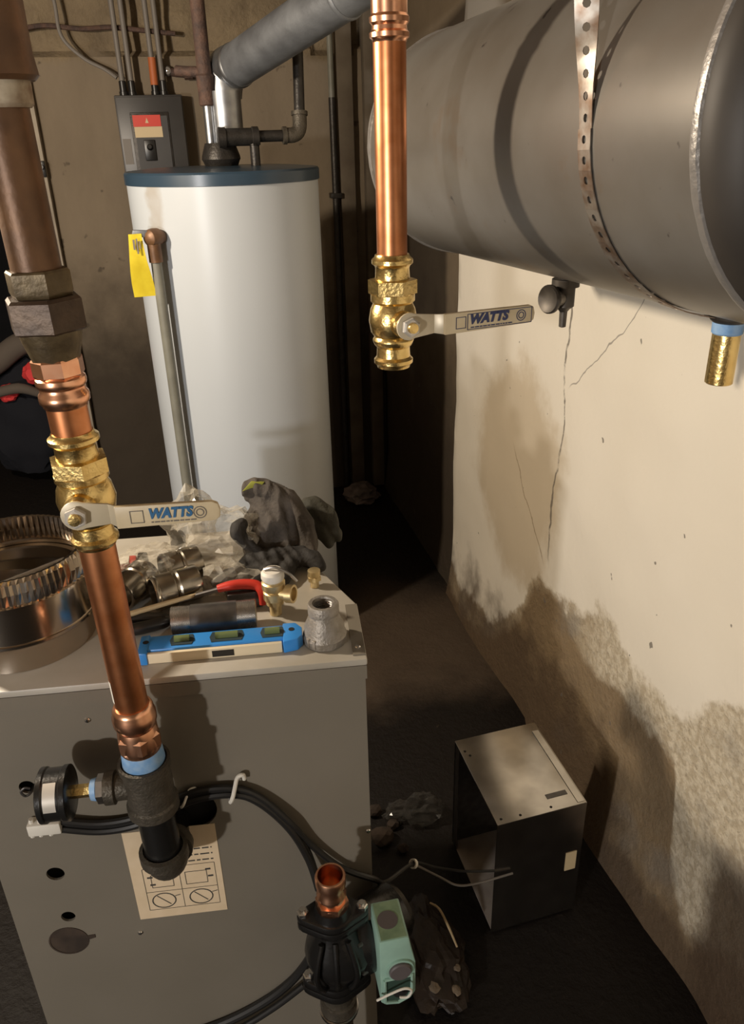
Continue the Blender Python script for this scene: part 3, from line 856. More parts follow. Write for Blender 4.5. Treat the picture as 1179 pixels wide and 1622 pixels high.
obj('branch', lathe(B(), rp(zc), tdir, [(0.015, 0.018), (0.042, 0.0185), (0.0435, 0.0225), (0.056, 0.0225), (0.0565, 0.017)], 24), 'iron_tee', tee)
gg = obj('pressure_gauge', lathe(B(), rp(zc), tdir, [(q_ - 0.026, w_) for q_, w_ in ((0.124, 0.012), (0.126, 0.034), (0.1275, 0.0365), (0.134, 0.0365), (0.136, 0.0345), (0.155, 0.0345), (0.157, 0.0365), (0.163, 0.0365), (0.1645, 0.034), (0.163, 0.033), (0.163, 0))], 36), 'black', rr_)
obj('bushing', lathe(B(), rp(zc), tdir, [(0.056, 0.0175), (0.0575, 0.0195), (0.066, 0.0195), (0.067, 0.015)], 6, 0.2), 'steel', gg, angle=25)
obj('blue_sealant', lathe(B(), rp(zc), tdir, [(0.066, 0.0135), (0.0675, 0.0155), (0.0745, 0.014), (0.076, 0.010)], 20), 'blue_dope', gg)
obj('stem', lathe(B(), rp(zc), tdir, [(0.074, 0.009), (0.099, 0.009)], 6, 0.1), 'brass', gg, label='square brass stem', angle=25)
stk = B()
e1, e2, aa = basis(tdir)
for k in range(8):
    q = []
    for (kk, s) in ((k, 0.1115), (k + 1, 0.1115), (k + 1, 0.1275), (k, 0.1275)):
        a = 0.05 + kk * 0.14
        q.append(rp(zc) + aa * s + (RN * math.cos(a) + ZZ * math.sin(a)) * 0.0348)
    face(stk, [stk.verts.new(p_) for p_ in q])
obj('sticker', stk, 'silver_label', gg, label='pale strip label')
obj('nipple', rl([(0.598, 0.0252), (0.686, 0.0252)]), 'black', rr_)
# elbow turning into the boiler
ez = 0.566
ec = rp(ez)
ep = elbow_pts(rp(0.602), ec, ec - RN * 0.055, 0.032, 9)
el = obj('elbow', tube(B(), ep, 0.0285, 24), 'iron_tee', rr_)
obj('collar', rl([(0.588, 0.0285), (0.590, 0.0335), (0.606, 0.0335), (0.608, 0.028), (0.604, 0.0265)]), 'iron_tee', el)
obj('collar', lathe(B(), ec, -RN, [(0.03, 0.0285), (0.031, 0.033), (0.046, 0.033), (0.047, 0.028)], 24), 'iron_tee', el)
obj('boiler_nipple', lathe(B(), ec, -RN, [(0.04, 0.0245), (0.0895, 0.0245)], 24), 'black', rr_)

# ------------------------------------------------------------------ hanging copper drop in the middle
CP = Vector((0.2455, 0.963, 0))
cp = thing('copper_drop', 'vertical copper pipe hanging in mid-air and ending in an open brass valve', 'pipe', (CP.x, CP.y, 1.25))
obj('copper_pipe', lathe(B(), CP, ZZ, [(1.36, 0.0184), (1.605, 0.0184)], 28), 'copper', cp)
obj('coupling', lathe(B(), CP, ZZ, [(z_ + 0.005, r_ * 1.05) for z_, r_ in ((1.5875, 0.0178), (1.590, 0.0185), (1.592, 0.0208), (1.5965, 0.021), (1.599, 0.0186), (1.603, 0.0182), (1.606, 0.0205), (1.611, 0.0208), (1.614, 0.0188), (1.64, 0.0190), (1.66, 0.0208), (1.667, 0.019), (1.69, 0.019), (1.70, 0.0178))], 28), 'copper_bright', cp)
obj('upper_pipe', lathe(B(), CP, ZZ, [(1.68, 0.0184), (2.425, 0.0184)], 28), 'copper', cp)
toward = Vector((-math.sin(math.radians(14.3)), -math.cos(math.radians(14.3)), 0))
rightw = Vector((math.cos(math.radians(14.3)), -math.sin(math.radians(14.3)), 0))
ph_ = math.radians(25)
cst = toward * math.cos(ph_) + rightw * math.sin(ph_)
chd = rightw * math.cos(ph_) - toward * math.sin(ph_)
ball_valve(cp, CP, ZZ, 1.371, 1.232, 0.97, 'brass', cst, chd, 0.130, True)

# ------------------------------------------------------------------ expansion tank on the right
DA = Vector((0.597, 0.0372, 1.521)); DD = Vector((-0.0613, 0.9978, -0.0269)).normalized()
DR = 0.18
dt = thing('expansion_tank', 'large grey steel drum hung along the right wall', 'tank', tuple(DA + DD * 0.95))
DE1 = Vector((0, 0, 1)).cross(DD).normalized()      # towards the left
DE2 = DD.cross(DE1).normalized()                     # up
obj('shell', lathe(B(), DA, DD, [(0.555, DR), (1.42, DR)], 72), 'drum', dt)
obj('head', lathe(B(), DA, DD, [(0.549, DR * 1.002), (0.546, DR * 1.004), (0.530, DR * 0.99), (0.512, DR * 0.9), (0.500, DR * 0.7), (0.494, DR * 0.4), (0.492, 0)], 72), 'drum_head', dt, label='dark brown near end')
obj('head', lathe(B(), DA, DD, [(1.424, DR), (1.435, DR * 0.992), (1.452, DR * 0.93), (1.472, DR * 0.72), (1.484, DR * 0.4), (1.488, 0)], 72), 'drum', dt)
for s in (0.5545, 1.422):
    bm = B()
    n = 150
    for i in range(n):
        pass
    lathe(bm, DA, DD, [(s - 0.006, DR - 0.001), (s - 0.004, DR + 0.0022), (s, DR + 0.003), (s + 0.004, DR + 0.0022), (s + 0.006, DR - 0.001)], 120, closed=True)
    for v in bm.verts:
        v.co += Vector((nz(v.co, 70), nz(v.co, 70, 4), nz(v.co, 70, 9))) * 0.0006
    obj('weld_seam', bm, 'weld', dt)
# drain fitting under the drum with round handwheel
s_ = 1.04
q = DA + DD * s_ + Vector((0.0, 0, -DR))
dv = obj('drain_valve', lathe(B(), q + ZZ * 0.008, -ZZ, [(0, 0.017), (0.012, 0.017), (0.013, 0.020), (0.024, 0.020), (0.025, 0.0145), (0.052, 0.0145), (0.056, 0.009), (0.060, 0.0058), (0.082, 0.0052), (0.083, 0.003)], 18), 'drum_in', dt)
hd = Vector((-0.93, -0.36, 0.05)).normalized()
obj('spigot', lathe(B(), q - ZZ * 0.032, hd, [(0.005, 0.0115), (0.022, 0.0115), (0.024, 0.006), (0.03, 0.006)], 16), 'cast_grey', dv)
obj('handwheel', lathe(B(), q - ZZ * 0.032, hd, [(0.0275, 0.006), (0.0275, 0.016), (0.026, 0.0185), (0.029, 0.0205), (0.033, 0.0205), (0.0355, 0.0185), (0.0335, 0.014), (0.032, 0.006)], 24), 'drum_in', dv)
# brass nipple under the near end
s_ = 0.70
q = DA + DD * s_ + Vector((0.004, 0, -DR))
bn = obj('brass_nipple', lathe(B(), q, -ZZ, [(0.012, 0.0148), (0.076, 0.0148), (0.077, 0.0138), (0.070, 0.0125)], 26), 'brass', dt)
obj('blue_sealant', lathe(B(), q, -ZZ, [(0.009, 0.014), (0.010, 0.0165), (0.021, 0.0162), (0.0225, 0.0148)], 24), 'blue_dope', bn)
obj('boss', lathe(B(), q + ZZ * 0.006, -ZZ, [(0, 0.021), (0.011, 0.021), (0.014, 0.019), (0.016, 0.0165)], 24), 'drum_in', bn)


# perforated strap: hangs from the joists, wraps under the drum
def strap():
    bm = B()
    w, pitch, hr, th = 0.0215, 0.0178, 0.0038, 0.0011
    SS = 0.712
    c = DA + DD * SS
    rad = DR + 0.0012
    top = c + DE1 * rad
    zz = 2.41
    face_cam = Vector((0.88, -0.47, 0))
    path = []                                   # (point, outward normal, width direction)
    nvert = int((zz - top.z) / pitch)
    for i in range(nvert, 0, -1):
        h = i * pitch
        t = min(1.0, max(0.0, (h - 0.01) / 0.12)); t = t * t * (3 - 2 * t)
        wd = (-DD * (1 - t) + face_cam * t).normalized()
        path.append((top + ZZ * h + DE1 * (0.09 * h), wd.cross(ZZ).normalized() * -1, wd))
    ang = pitch / rad
    a = 0.0
    while a < PI * 1.02:
        sag = 0.012 * math.exp(-((a - 1.92) / 0.36) ** 2)
        n = DE1 * math.cos(a) - DE2 * math.sin(a)
        path.append((c + n * (rad + sag), n, -DD)); a += ang
    end = path[-1][0]
    for i in range(1, int((zz - end.z) / pitch)): path.append((end + ZZ * (i * pitch), -DE1, -DD))
    hw = w / 2
    for (p0, n0, w0), (p1, n1, w1) in zip(path, path[1:]):
        wm = (w0 + w1).normalized()
        mid = (p0 + p1) / 2
        tl = (p1 - p0).normalized()
        nn = wm.cross(tl)
        if nn.dot(n0) < 0: nn = -nn
        sq = []
        for (a_, b_) in ((-1, -1), (0, -1), (1, -1), (1, 0), (1, 1), (0, 1), (-1, 1), (-1, 0)):
            base, wd = (p0, w0) if b_ < 0 else ((p1, w1) if b_ > 0 else (mid, wm))
            sq.append(base + wd * a_ * hw)
        oc = [mid + (wm * a_ + tl * b_) * hr for (a_, b_) in ((-.707, -.707), (0, -1), (.707, -.707), (1, 0), (.707, .707), (0, 1), (-.707, .707), (-1, 0))]
        so, oo = [bm.verts.new(p + nn * th) for p in sq], [bm.verts.new(p + nn * th) for p in oc]
        si, oi = [bm.verts.new(p) for p in sq], [bm.verts.new(p) for p in oc]
        for i in range(8):
            j = (i + 1) % 8
            face(bm, (so[i], so[j], oo[j], oo[i])); face(bm, (si[j], si[i], oi[i], oi[j])); face(bm, (oo[i], oo[j], oi[j], oi[i]))
        face(bm, (so[2], so[3], si[3], si[2])); face(bm, (so[3], so[4], si[4], si[3]))
        face(bm, (so[6], so[7], si[7], si[6])); face(bm, (so[7], so[0], si[0], si[7]))
    return bm


tag(obj('perforated_strap', strap(), 'strap', angle=50), 'perforated steel hanger strap wrapped under the big grey drum', 'strap')

# ------------------------------------------------------------------ water heater
TC = Vector((0.129, 2.378, 0)); TR = 0.26
wh = thing('water_heater', 'tall white cylindrical water heater with dark blue lid behind the boiler', 'water heater', (TC.x, TC.y, 0))
obj('jacket', lathe(B(), TC, ZZ, [(0.05, TR), (1.402, TR)], 80), 'tank_white', wh)
obj('base_ring', lathe(B(), TC, ZZ, [(0, TR * 0.985), (0.052, TR * 0.985)], 64), 'tank_blue', wh)
obj('lid', lathe(B(), TC, ZZ, [(1.399, TR + .001), (1.400, TR + .004), (1.426, TR + .004), (1.431, TR), (1.432, TR - .01), (1.436, TR - .06), (1.438, 0.05), (1.438, 0)], 80), 'tank_blue', wh)
hood = obj('draft_hood', lathe(B(), TC + Vector((0.0, 0.02, 0)), ZZ, [(1.438, 0.045), (1.450, 0.050), (1.455, 0.053), (1.463, 0.052), (1.486, 0.044), (1.495, 0.0405)], 30), 'iron_black', wh)
tdv = Vector((-0.054, -0.998, 0)); lfv = Vector((-0.998, 0.054, 0))
sd = tdv * 0.76 + lfv * 0.65
sp0 = TC + sd.normalized() * TR + ZZ * 1.283
rv = obj('relief_valve', lathe(B(), sp0 - sd.normalized() * 0.01, sd, [(0, 0.012), (0.014, 0.012), (0.015, 0.017), (0.026, 0.017), (0.028, 0.0215), (0.044, 0.0225), (0.058, 0.02), (0.064, 0.012), (0.066, 0)], 20), 'iron_old', wh)
vc = sp0 + sd.normalized() * 0.034
obj('outlet', cyl(B(), vc + ZZ * 0.004, vc - ZZ * 0.06, 0.0175, 18), 'iron_old', rv)
obj('test_lever', prism(B(), [vc + ZZ * .018 + lfv * .00, vc + ZZ * .021 + lfv * .046, vc + ZZ * .004 + lfv * .052, vc + ZZ * .002 + lfv * .01], tdv * 0.012), 'galv_dull', rv, bevel=0.002)
obj('discharge_tube', cyl(B(), vc - ZZ * 0.05, Vector((vc.x, vc.y, 0.10)), 0.0138, 20), 'pvc', wh)
# yellow warning tag hanging from the test lever
tb = vc + lfv * 0.040 + tdv * 0.016 + ZZ * 0.012
outl = [(-.018, 0), (.014, 0), (.019, -.06), (.027, -.115), (.028, -.155), (-.026, -.150), (-.027, -.09), (-.02, -.03)]
bm = B()
rws = 8
L0 = [(-.017, .014, 0), (-.019, .016, -.03), (-.022, .019, -.06), (-.025, .023, -.09), (-.027, .027, -.12), (-.026, .029, -.155)]
vs = []
for k, (a, b_, h) in enumerate(L0):
    row = []
    for i in range(5):
        t = i / 4
        x = a + (b_ - a) * t
        row.append(bm.verts.new(tb + lfv * -x + ZZ * h + tdv * (0.010 * math.sin(k * 0.9) + 0.004 * math.cos(t * 3))))
    vs.append(row)
for k in range(len(vs) - 1):
    for i in range(4): face(bm, (vs[k][i], vs[k][i + 1], vs[k + 1][i + 1], vs[k + 1][i]))
ex = bmesh.ops.extrude_face_region(bm, geom=list(bm.faces))
bmesh.ops.translate(bm, verts=[g for g in ex['geom'] if isinstance(g, bmesh.types.BMVert)], vec=tdv * 0.0012)
yt = obj('warning_tag', bm, 'yellow', wh, label='yellow tag hanging from the relief valve')
bm = B()
for (x0, x1, z0, z1) in ((-.008, -.003, -.012, -.036), (.0, .004, -.010, -.046), (.007, .010, -.016, -.034)):
    prism(bm, [tb + lfv * -x0 + ZZ * z0 + tdv * .013, tb + lfv * -x1 + ZZ * z0 + tdv * .013, tb + lfv * -x1 + ZZ * z1 + tdv * .016, tb + lfv * -x0 + ZZ * z1 + tdv * .016], tdv * 0.0006)
obj('print', bm, 'grey_print', yt, smooth=False)

# flue
fl = thing('flue_pipe', 'galvanised flue pipe rising to the right from the white water heater', 'duct', (0.16, 2.41, 1.5))
c0 = Vector((0.155, 2.41, 0))
obj('collar', lathe(B(), c0, ZZ, [(1.49, 0.0425), (1.50, 0.0435), (1.515, 0.0425), (1.62, 0.0425)], 32), 'galv', fl)
F0, F1, F2 = Vector((0.158, 2.43, 1.60)), Vector((0.165, 2.44, 1.665)), Vector((0.50, 1.83, 1.83))
fd = (F2 - F1).normalized()
obj('elbow', tube(B(), [F0, F0 + ZZ * 0.02, F0.lerp(F1, 0.6) + ZZ * 0.012, F1 + fd * 0.012 + ZZ * .006, F1 + fd * 0.06], [0.0445, 0.047, 0.051, 0.0525, 0.0525], 28, 4), 'galv', fl)
obj('seam_band', lathe(B(), F1, fd, [(0.050, 0.0535), (0.054, 0.0555), (0.062, 0.0555), (0.066, 0.0535)], 32), 'galv', fl)
obj('pipe_length', lathe(B(), F1, fd, [(0.055, 0.0525), (0.52, 0.0525)], 36), 'galv_dull', fl)
obj('seam_band', lathe(B(), F1, fd, [(0.515, 0.0527), (0.519, 0.0552), (0.525, 0.0552), (0.529, 0.0527)], 32), 'galv_dull', fl)
obj('pipe_length', lathe(B(), F1, fd, [(0.52, 0.0515), (1.1, 0.0515)], 36), 'galv_dull', fl)

# iron water pipes on the heater
ip = thing('cold_water_pipe', 'rusty vertical iron pipe rising from the left of the water heater lid', 'pipe', (0.107, 2.40, 1.437))
c0 = Vector((0.107, 2.40, 0))
obj('nipple', lathe(B(), c0, ZZ, [(1.437, 0.0135), (1.60, 0.0135)], 18), 'galv', ip, label='bright galvanised nipple')
obj('union', lathe(B(), c0, ZZ, [(1.455, 0.016), (1.458, 0.0225), (1.475, 0.0225), (1.478, 0.019), (1.49, 0.019), (1.492, 0.015)], 8), 'iron_tee', ip, angle=25)
obj('coupling', lathe(B(), c0, ZZ, [(1.585, 0.018), (1.588, 0.0215), (1.62, 0.0215), (1.655, 0.0235), (1.66, 0.019)], 20), 'rust_pipe', ip)
obj('pipe', lathe(B(), c0, ZZ, [(1.62, 0.0185), (2.425, 0.0185)], 20), 'rust_pipe', ip)
obj('side_branch', tube(B(), [c0 + ZZ * 1.665, c0 + Vector((-0.04, 0.03, 1.668)), c0 + Vector((-0.07, 0.05, 1.672))], 0.013, 14), 'rust_pipe', ip)
hp = thing('hot_water_pipe', 'dark iron pipe with elbow crossing before the flue over the water heater', 'pipe', (0.222, 2.345, 1.437))
pts = elbow_pts((0.130, 2.338, 1.508), (0.345, 2.352, 1.509), (0.358, 2.39, 1.76), 0.03)
obj('pipe', tube(B(), pts, 0.0145, 16), 'iron_black', hp)
obj('elbow', tube(B(), elbow_pts((0.303, 2.349, 1.509), (0.345, 2.352, 1.509), (0.3475, 2.360, 1.56), 0.028), 0.0195, 18), 'iron_tee', hp)
obj('collar', lathe(B(), (0.296, 2.349, 1.509), (1, 0.06, 0), [(0, 0.019), (0.001, 0.0225), (0.011, 0.0225), (0.012, 0.019)], 18), 'iron_tee', hp)
obj('collar', lathe(B(), (0.3472, 2.359, 1.556), (0.04, 0.15, 0.98), [(0, 0.019), (0.001, 0.0225), (0.011, 0.0225), (0.012, 0.019)], 18), 'iron_tee', hp)
obj('tee', lathe(B(), (0.122, 2.338, 1.508), (1, 0.06, 0), [(0, 0.020), (0.002, 0.0255), (0.020, 0.0255), (0.022, 0.022), (0.090, 0.022), (0.092, 0.025), (0.108, 0.025), (0.110, 0.019)], 20), 'iron_black', hp)
obj('drop_leg', lathe(B(), (0.218, 2.345, 1.437), ZZ, [(0, 0.013), (0.05, 0.013), (0.051, 0.017), (0.066, 0.017)], 16), 'iron_black', hp)

# ------------------------------------------------------------------ electrical panel and cables on the back wall
ep_ = thing('electrical_panel', 'dark grey electrical panel on the back wall, behind the white tank', 'electrical panel', (-0.06, 3.37, 1.43))
px0, px1, pz0, pz1 = -0.180, 0.058, 1.17, 1.656
obj('enclosure', abox(B(), px0, px1, 3.290, 3.372, pz0, pz1), 'panel_grey', ep_, bevel=0.004)
obj('cover', abox(B(), px0 + .004, px1 - .004, 3.283, 3.2895, pz0 + .004, pz1 - .006), 'panel_grey', ep_, bevel=0.002)
dr = obj('breaker_door', abox(B(), -0.134, 0.003, 3.279, 3.2829, 1.30, 1.600), 'iron_black', ep_, bevel=0.002, label='black framed breaker door')
obj('door_plate', abox(B(), -0.122, -0.004, 3.2762, 3.2788, 1.31, 1.588), 'panel_grey', dr)
lb = obj('warning_label', abox(B(), -0.124, -0.026, 3.2745, 3.276, 1.518, 1.553), 'label_cream', ep_, smooth=False, label='red and cream warning label')
obj('red_band', abox(B(), -0.126, -0.028, 3.2744, 3.276, 1.5535, 1.591), 'label_red', lb, smooth=False)
bm = B()
prism(bm, [(-.083, 3.2738, 1.565), (-.071, 3.2738, 1.565), (-.077, 3.2738, 1.582)], (0, .0005, 0))
obj('symbol', bm, 'label_cream', lb, smooth=False)
bk = obj('breaker', abox(B(), -0.098, -0.058, 3.268, 3.276, 1.44, 1.51), 'black_plastic', ep_, bevel=0.003)
obj('toggle', lathe(B(), (-0.078, 3.268, 1.485), (0, -1, 0.2), [(0, 0.011), (0.008, 0.010), (0.012, 0.007)], 14), 'black_plastic', bk)
obj('paper_label', abox(B(), -0.172, -0.143, 3.2815, 3.2829, 1.43, 1.515), 'label_grey', ep_, smooth=False, label='small faded grey label')
for i, (x, ztop, lab) in enumerate(((-0.146, 1.72, 'thin grey conduit into the panel, first from the left'), (-0.115, 1.72, 'thin grey conduit into the panel, second from the left'), (-0.034, 1.70, 'thin grey conduit into the panel with an orange sleeve below it'), (-0.004, 1.70, 'thin grey conduit into the panel, first from the right'))):
    c = thing('conduit', lab, 'conduit', (x, 3.325, 1.656), 'conduits above the electrical panel')
    obj('tube', cyl(B(), (x, 3.325, 1.668), (x, 3.325, 2.42), 0.0095, 14), 'cable_grey', c)
    obj('connector', lathe(B(), (x, 3.325, 1.6565), ZZ, [(0, 0.0155), (0.012, 0.0155), (0.013, 0.013), (0.045, 0.0125), (0.047, 0.0095)], 14), 'black_plastic', c)
    if i == 2:
        obj('orange_sleeve', cyl(B(), (x, 3.318, 1.688), (x + .002, 3.318, 1.775), 0.014, 14), 'orange', c, label='orange sleeve')
tag(obj('grey_cable', tube(B(), [(-.345, 3.335, 2.1), (-.333, 3.335, 1.943), (-.328, 3.335, 1.842), (-.267, 3.335, 1.776), (-.20, 3.325, 1.74), (-.162, 3.315, 1.712)], 0.0065, 10, 8), 'cable_grey'), 'loose grey cable curving down the back wall to the electrical panel', 'cable')
tag(obj('wall_cable', tube(B(), [(-.48, 3.335, 1.86), (-.38, 3.345, 1.875), (-.26, 3.34, 1.865), (-.16, 3.345, 1.87), (-.05, 3.34, 1.86), (.06, 3.34, 1.85)], 0.008, 8, 6), 'rust_pipe'), 'dark cable running level along the top of the back wall', 'cable')
cl = thing('cable_clamp', 'small metal clamp on the wall beside the orange sleeve', 'clamp', (0.015, 3.36, 1.74))
obj('body', lathe(B(), (0.018, 3.372, 1.735), (0, -1, 0), [(0, 0.017), (0.02, 0.017), (0.03, 0.012), (0.032, 0.006)], 12), 'label_grey', cl)
obj('screw', lathe(B(), (0.018, 3.342, 1.735), (0, -1, 0), [(0, 0.005), (0.004, 0.005), (0.006, 0)], 8), 'chrome', cl)
rust = thing('old_pipe_stub', 'rusty pipe stub along the wall left of the cold water pipe', 'pipe', (0.05, 3.34, 1.72))
obj('pipe', tube(B(), [(0.03, 3.345, 1.73), (0.09, 3.34, 1.725), (0.155, 3.34, 1.722)], 0.014, 12), 'rust_pipe', rust)
obj('union', lathe(B(), (0.075, 3.341, 1.726), (1, 0, 0), [(0, 0.018), (0.002, 0.022), (0.03, 0.022), (0.032, 0.018)], 8), 'rust_pipe', rust, angle=25)

# ------------------------------------------------------------------ things on the boiler
TOP = BH
# crimped stainless vent collar
vcx = Vector((-0.293, 1.060, 0)); VR = 0.108
vc_ = thing('vent_collar', 'shiny steel vent collar with crimped rim on the boiler, left of the riser', 'vent collar', (vcx.x, vcx.y, TOP))
prof = [(0.0005, 0.096), (0.0005, 0.0985), (0.034, 0.100), (0.040, 0.1035), (0.046, VR), (0.105, VR), (0.107, VR - .0015), (0.106, VR - .004), (0.046, VR - .004), (0.038, 0.098), (0.003, 0.096)]
obj('body', lathe(B(), (vcx.x, vcx.y, TOP), ZZ, prof, 64, closed=True), 'stainless', vc_)
for s in (0.047, 0.1045):
    obj('seam_bead', lathe(B(), (vcx.x, vcx.y, TOP), ZZ, [(s - .003, VR - .001), (s - .002, VR + .0022), (s + .002, VR + .0022), (s + .003, VR - .001)], 64, closed=True), 'stainless', vc_)
bm = B()
n = 150
rings = []
for (z, r, am) in ((0.106, VR - .001, 0), (0.110, VR + .001, .0012), (0.126, VR + .0022, .0016), (0.140, VR + .001, .0014), (0.145, VR - .003, .0008), (0.1445, VR - .0075, .0008), (0.126, VR - .0085, .001), (0.107, VR - .0045, 0)):
    rings.append([bm.verts.new((vcx.x + (r + am * (1 if i % 2 else -1)) * math.cos(2 * PI * i / n), vcx.y + (r + am * (1 if i % 2 else -1)) * math.sin(2 * PI * i / n), TOP + z)) for i in range(n)])
for a_, b_ in zip(rings, rings[1:] + rings[:1]):
    for i in range(n): face(bm, (a_[i], a_[(i + 1) % n], b_[(i + 1) % n], b_[i]))
obj('crimped_rim', bm, 'stainless', vc_, smooth=False)
obj('inner_ring', lathe(B(), (vcx.x, vcx.y, TOP), ZZ, [(0.094, VR - .0055), (0.098, VR - .0055), (0.098, VR - .014), (0.094, VR - .014)], 64, closed=True), 'stainless', vc_)
dm = obj('damper_plate', lathe(B(), (vcx.x, vcx.y, TOP + 0.07), (0.15, 0.1, 1), [(0, 0.086), (0.0012, 0.086)], 48), 'steel_dark', vc_, label='dark damper plate inside the collar')
obj('damper_rod', cyl(B(), (vcx.x - .088, vcx.y - .03, TOP + .080), (vcx.x + .06, vcx.y + .06, TOP + .084), 0.004, 10), 'steel', dm)

# torpedo level along the front edge
lv = thing('torpedo_level', 'blue torpedo level with three vials along the front edge of the boiler', 'level', tuple(bl(-0.20, 0.045, TOP)))
LA, LB = bl(-0.308, 0.026, TOP), bl(-0.087, 0.026, TOP)
ldir = (LB - LA).normalized(); lup = ZZ; lout = Vector((ldir.y, -ldir.x, 0))   # out = towards camera
# lies on its back, tilted: cream edge to the front, blue face looking up
LT = TOP + 0.0006
Lp = lambda s, d, h: LA + ldir * s - lout * d + ZZ * (LT - TOP + h)
Ln = (LB - LA).length
bm = prism(B(), [Lp(0.004, 0, 0), Lp(Ln - 0.026, 0, 0), Lp(Ln - 0.026, 0, 0.016), Lp(0.004, 0, 0.016)], -lout * 0.006)
edge = obj('cream_edge', bm, 'cream_plastic', lv, bevel=0.0012, label='cream edge strip with a black mark')
obj('black_mark', prism(B(), [Lp(0.098, -0.0006, 0.003), Lp(0.128, -0.0006, 0.003), Lp(0.128, -0.0006, 0.013), Lp(0.098, -0.0006, 0.013)], -lout * 0.0005), 'black_plastic', edge, smooth=False)
bm = prism(B(), [Lp(0.002, 0.0065, 0), Lp(Ln - .024, 0.0065, 0), Lp(Ln - .024, 0.0065, 0.019), Lp(0.002, 0.0065, 0.019)], -lout * 0.034)
fr_ = obj('frame', bm, 'level_blue', lv, bevel=0.002)
bm = prism(B(), [Lp(Ln - .0245, -0.003, 0), Lp(Ln - .004, 0.002, 0), Lp(Ln + .003, 0.012, 0), Lp(Ln + .003, 0.030, 0), Lp(Ln - .006, 0.0435, 0), Lp(Ln - .0245, 0.044, 0)], ZZ * 0.020)
obj('end_cap', bm, 'level_blue', fr_, bevel=0.002)
bm = prism(B(), [Lp(-.003, -0.002, 0), Lp(0.010, -0.003, 0), Lp(0.010, 0.044, 0), Lp(-.003, 0.042, 0)], ZZ * 0.0198)
obj('end_cap', bm, 'level_blue', fr_, bevel=0.002)
obj('hang_hole', lathe(B(), Lp(Ln - .012, 0.026, 0.0203), ZZ, [(0, 0.0042), (0.0004, 0.0042)], 14), 'dark_in', fr_)
obj('hang_hole', lathe(B(), Lp(0.006, 0.024, 0.0201), ZZ, [(0, 0.0042), (0.0004, 0.0042)], 14), 'dark_in', fr_)
for s, hw in ((0.056, 0.014), (0.118, 0.021), (0.182, 0.014)):
    w = obj('vial_window', prism(B(), [Lp(s - hw, 0.012, 0.0192), Lp(s + hw, 0.012, 0.0192), Lp(s + hw + .003, 0.024, 0.0192), Lp(s + hw, 0.036, 0.0192), Lp(s - hw, 0.036, 0.0192), Lp(s - hw - .003, 0.024, 0.0192)], ZZ * 0.0008), 'vial_frame', lv)
    obj('vial', cyl(B(), Lp(s - hw * .75, 0.024, 0.0215), Lp(s + hw * .75, 0.024, 0.0215), 0.0055, 14), 'vial', w)

# iron bell reducer
rd = thing('bell_reducer', 'grey iron bell reducer standing on the front right corner of the boiler', 'pipe fitting', tuple(bl(-0.052, 0.048, TOP)))
rc = bl(-0.052, 0.048, TOP + 0.0004)
obj('body', lathe(B(), rc, ZZ, [(0, 0.026), (0.001, 0.0305), (0.012, 0.0315), (0.016, 0.0290), (0.026, 0.0285), (0.040, 0.0225), (0.046, 0.0205), (0.047, 0.0222), (0.060, 0.0222), (0.0625, 0.0205), (0.0625, 0.0155), (0.058, 0.0142), (0.02, 0.0142), (0.012, 0.022), (0.001, 0.0245)], 36, closed=True), 'cast_grey', rd)
obj('threads', lathe(B(), rc, ZZ, [v for k in range(8) for v in ((0.030 + k * .0036, .0146), (0.0318 + k * .0036, .0128))] + [(0.0592, 0.0155), (0.03, 0.0155)], 28, closed=True), 'steel_dark', rd)
for a in (3.6, 3.95):
    d_ = Vector((math.cos(a), math.sin(a), 0))
    obj('cast_rib', box(B(), rc + d_ * 0.0275 + ZZ * 0.003, d_ * 0.005, Vector((-d_.y, d_.x, 0)) * 0.005, ZZ * 0.014), 'cast_grey', rd, bevel=0.001)

# brass relief valve with white plastic cap
bv = thing('brass_relief_valve', 'small brass relief valve with white cap standing behind the blue level', 'valve', (0.070, 1.017, TOP))
c0 = Vector((0.070, 1.017, TOP + .0004))
bb = obj('body', lathe(B(), c0, ZZ, [(0, 0.009), (0.018, 0.0095), (0.019, 0.0135), (0.026, 0.0145), (0.028, 0.0165), (0.040, 0.0165), (0.042, 0.0145), (0.046, 0.0175), (0.056, 0.0178), (0.058, 0.015), (0.062, 0.015)], 24), 'brass_dull', bv)
obj('outlet', lathe(B(), c0 + ZZ * 0.037, Vector((0.85, -0.5, 0.08)), [(0.008, 0.0105), (0.020, 0.0105), (0.021, 0.014), (0.032, 0.014), (0.032, 0.0105), (0.026, 0.010)], 20), 'brass_dull', bv)
cap = obj('white_cap', lathe(B(), c0, ZZ, [(0.060, 0.0155), (0.064, 0.0175), (0.072, 0.0172), (0.076, 0.014), (0.078, 0)], 20), 'white_plastic', bv, label='ribbed white cap')
obj('lever', tube(B(), [c0 + Vector((-.012, 0, .079)), c0 + Vector((.004, -.004, .082)), c0 + Vector((.022, -.008, .072)), c0 + Vector((.034, -.012, .058))], 0.0024, 8, 4), 'steel', cap)

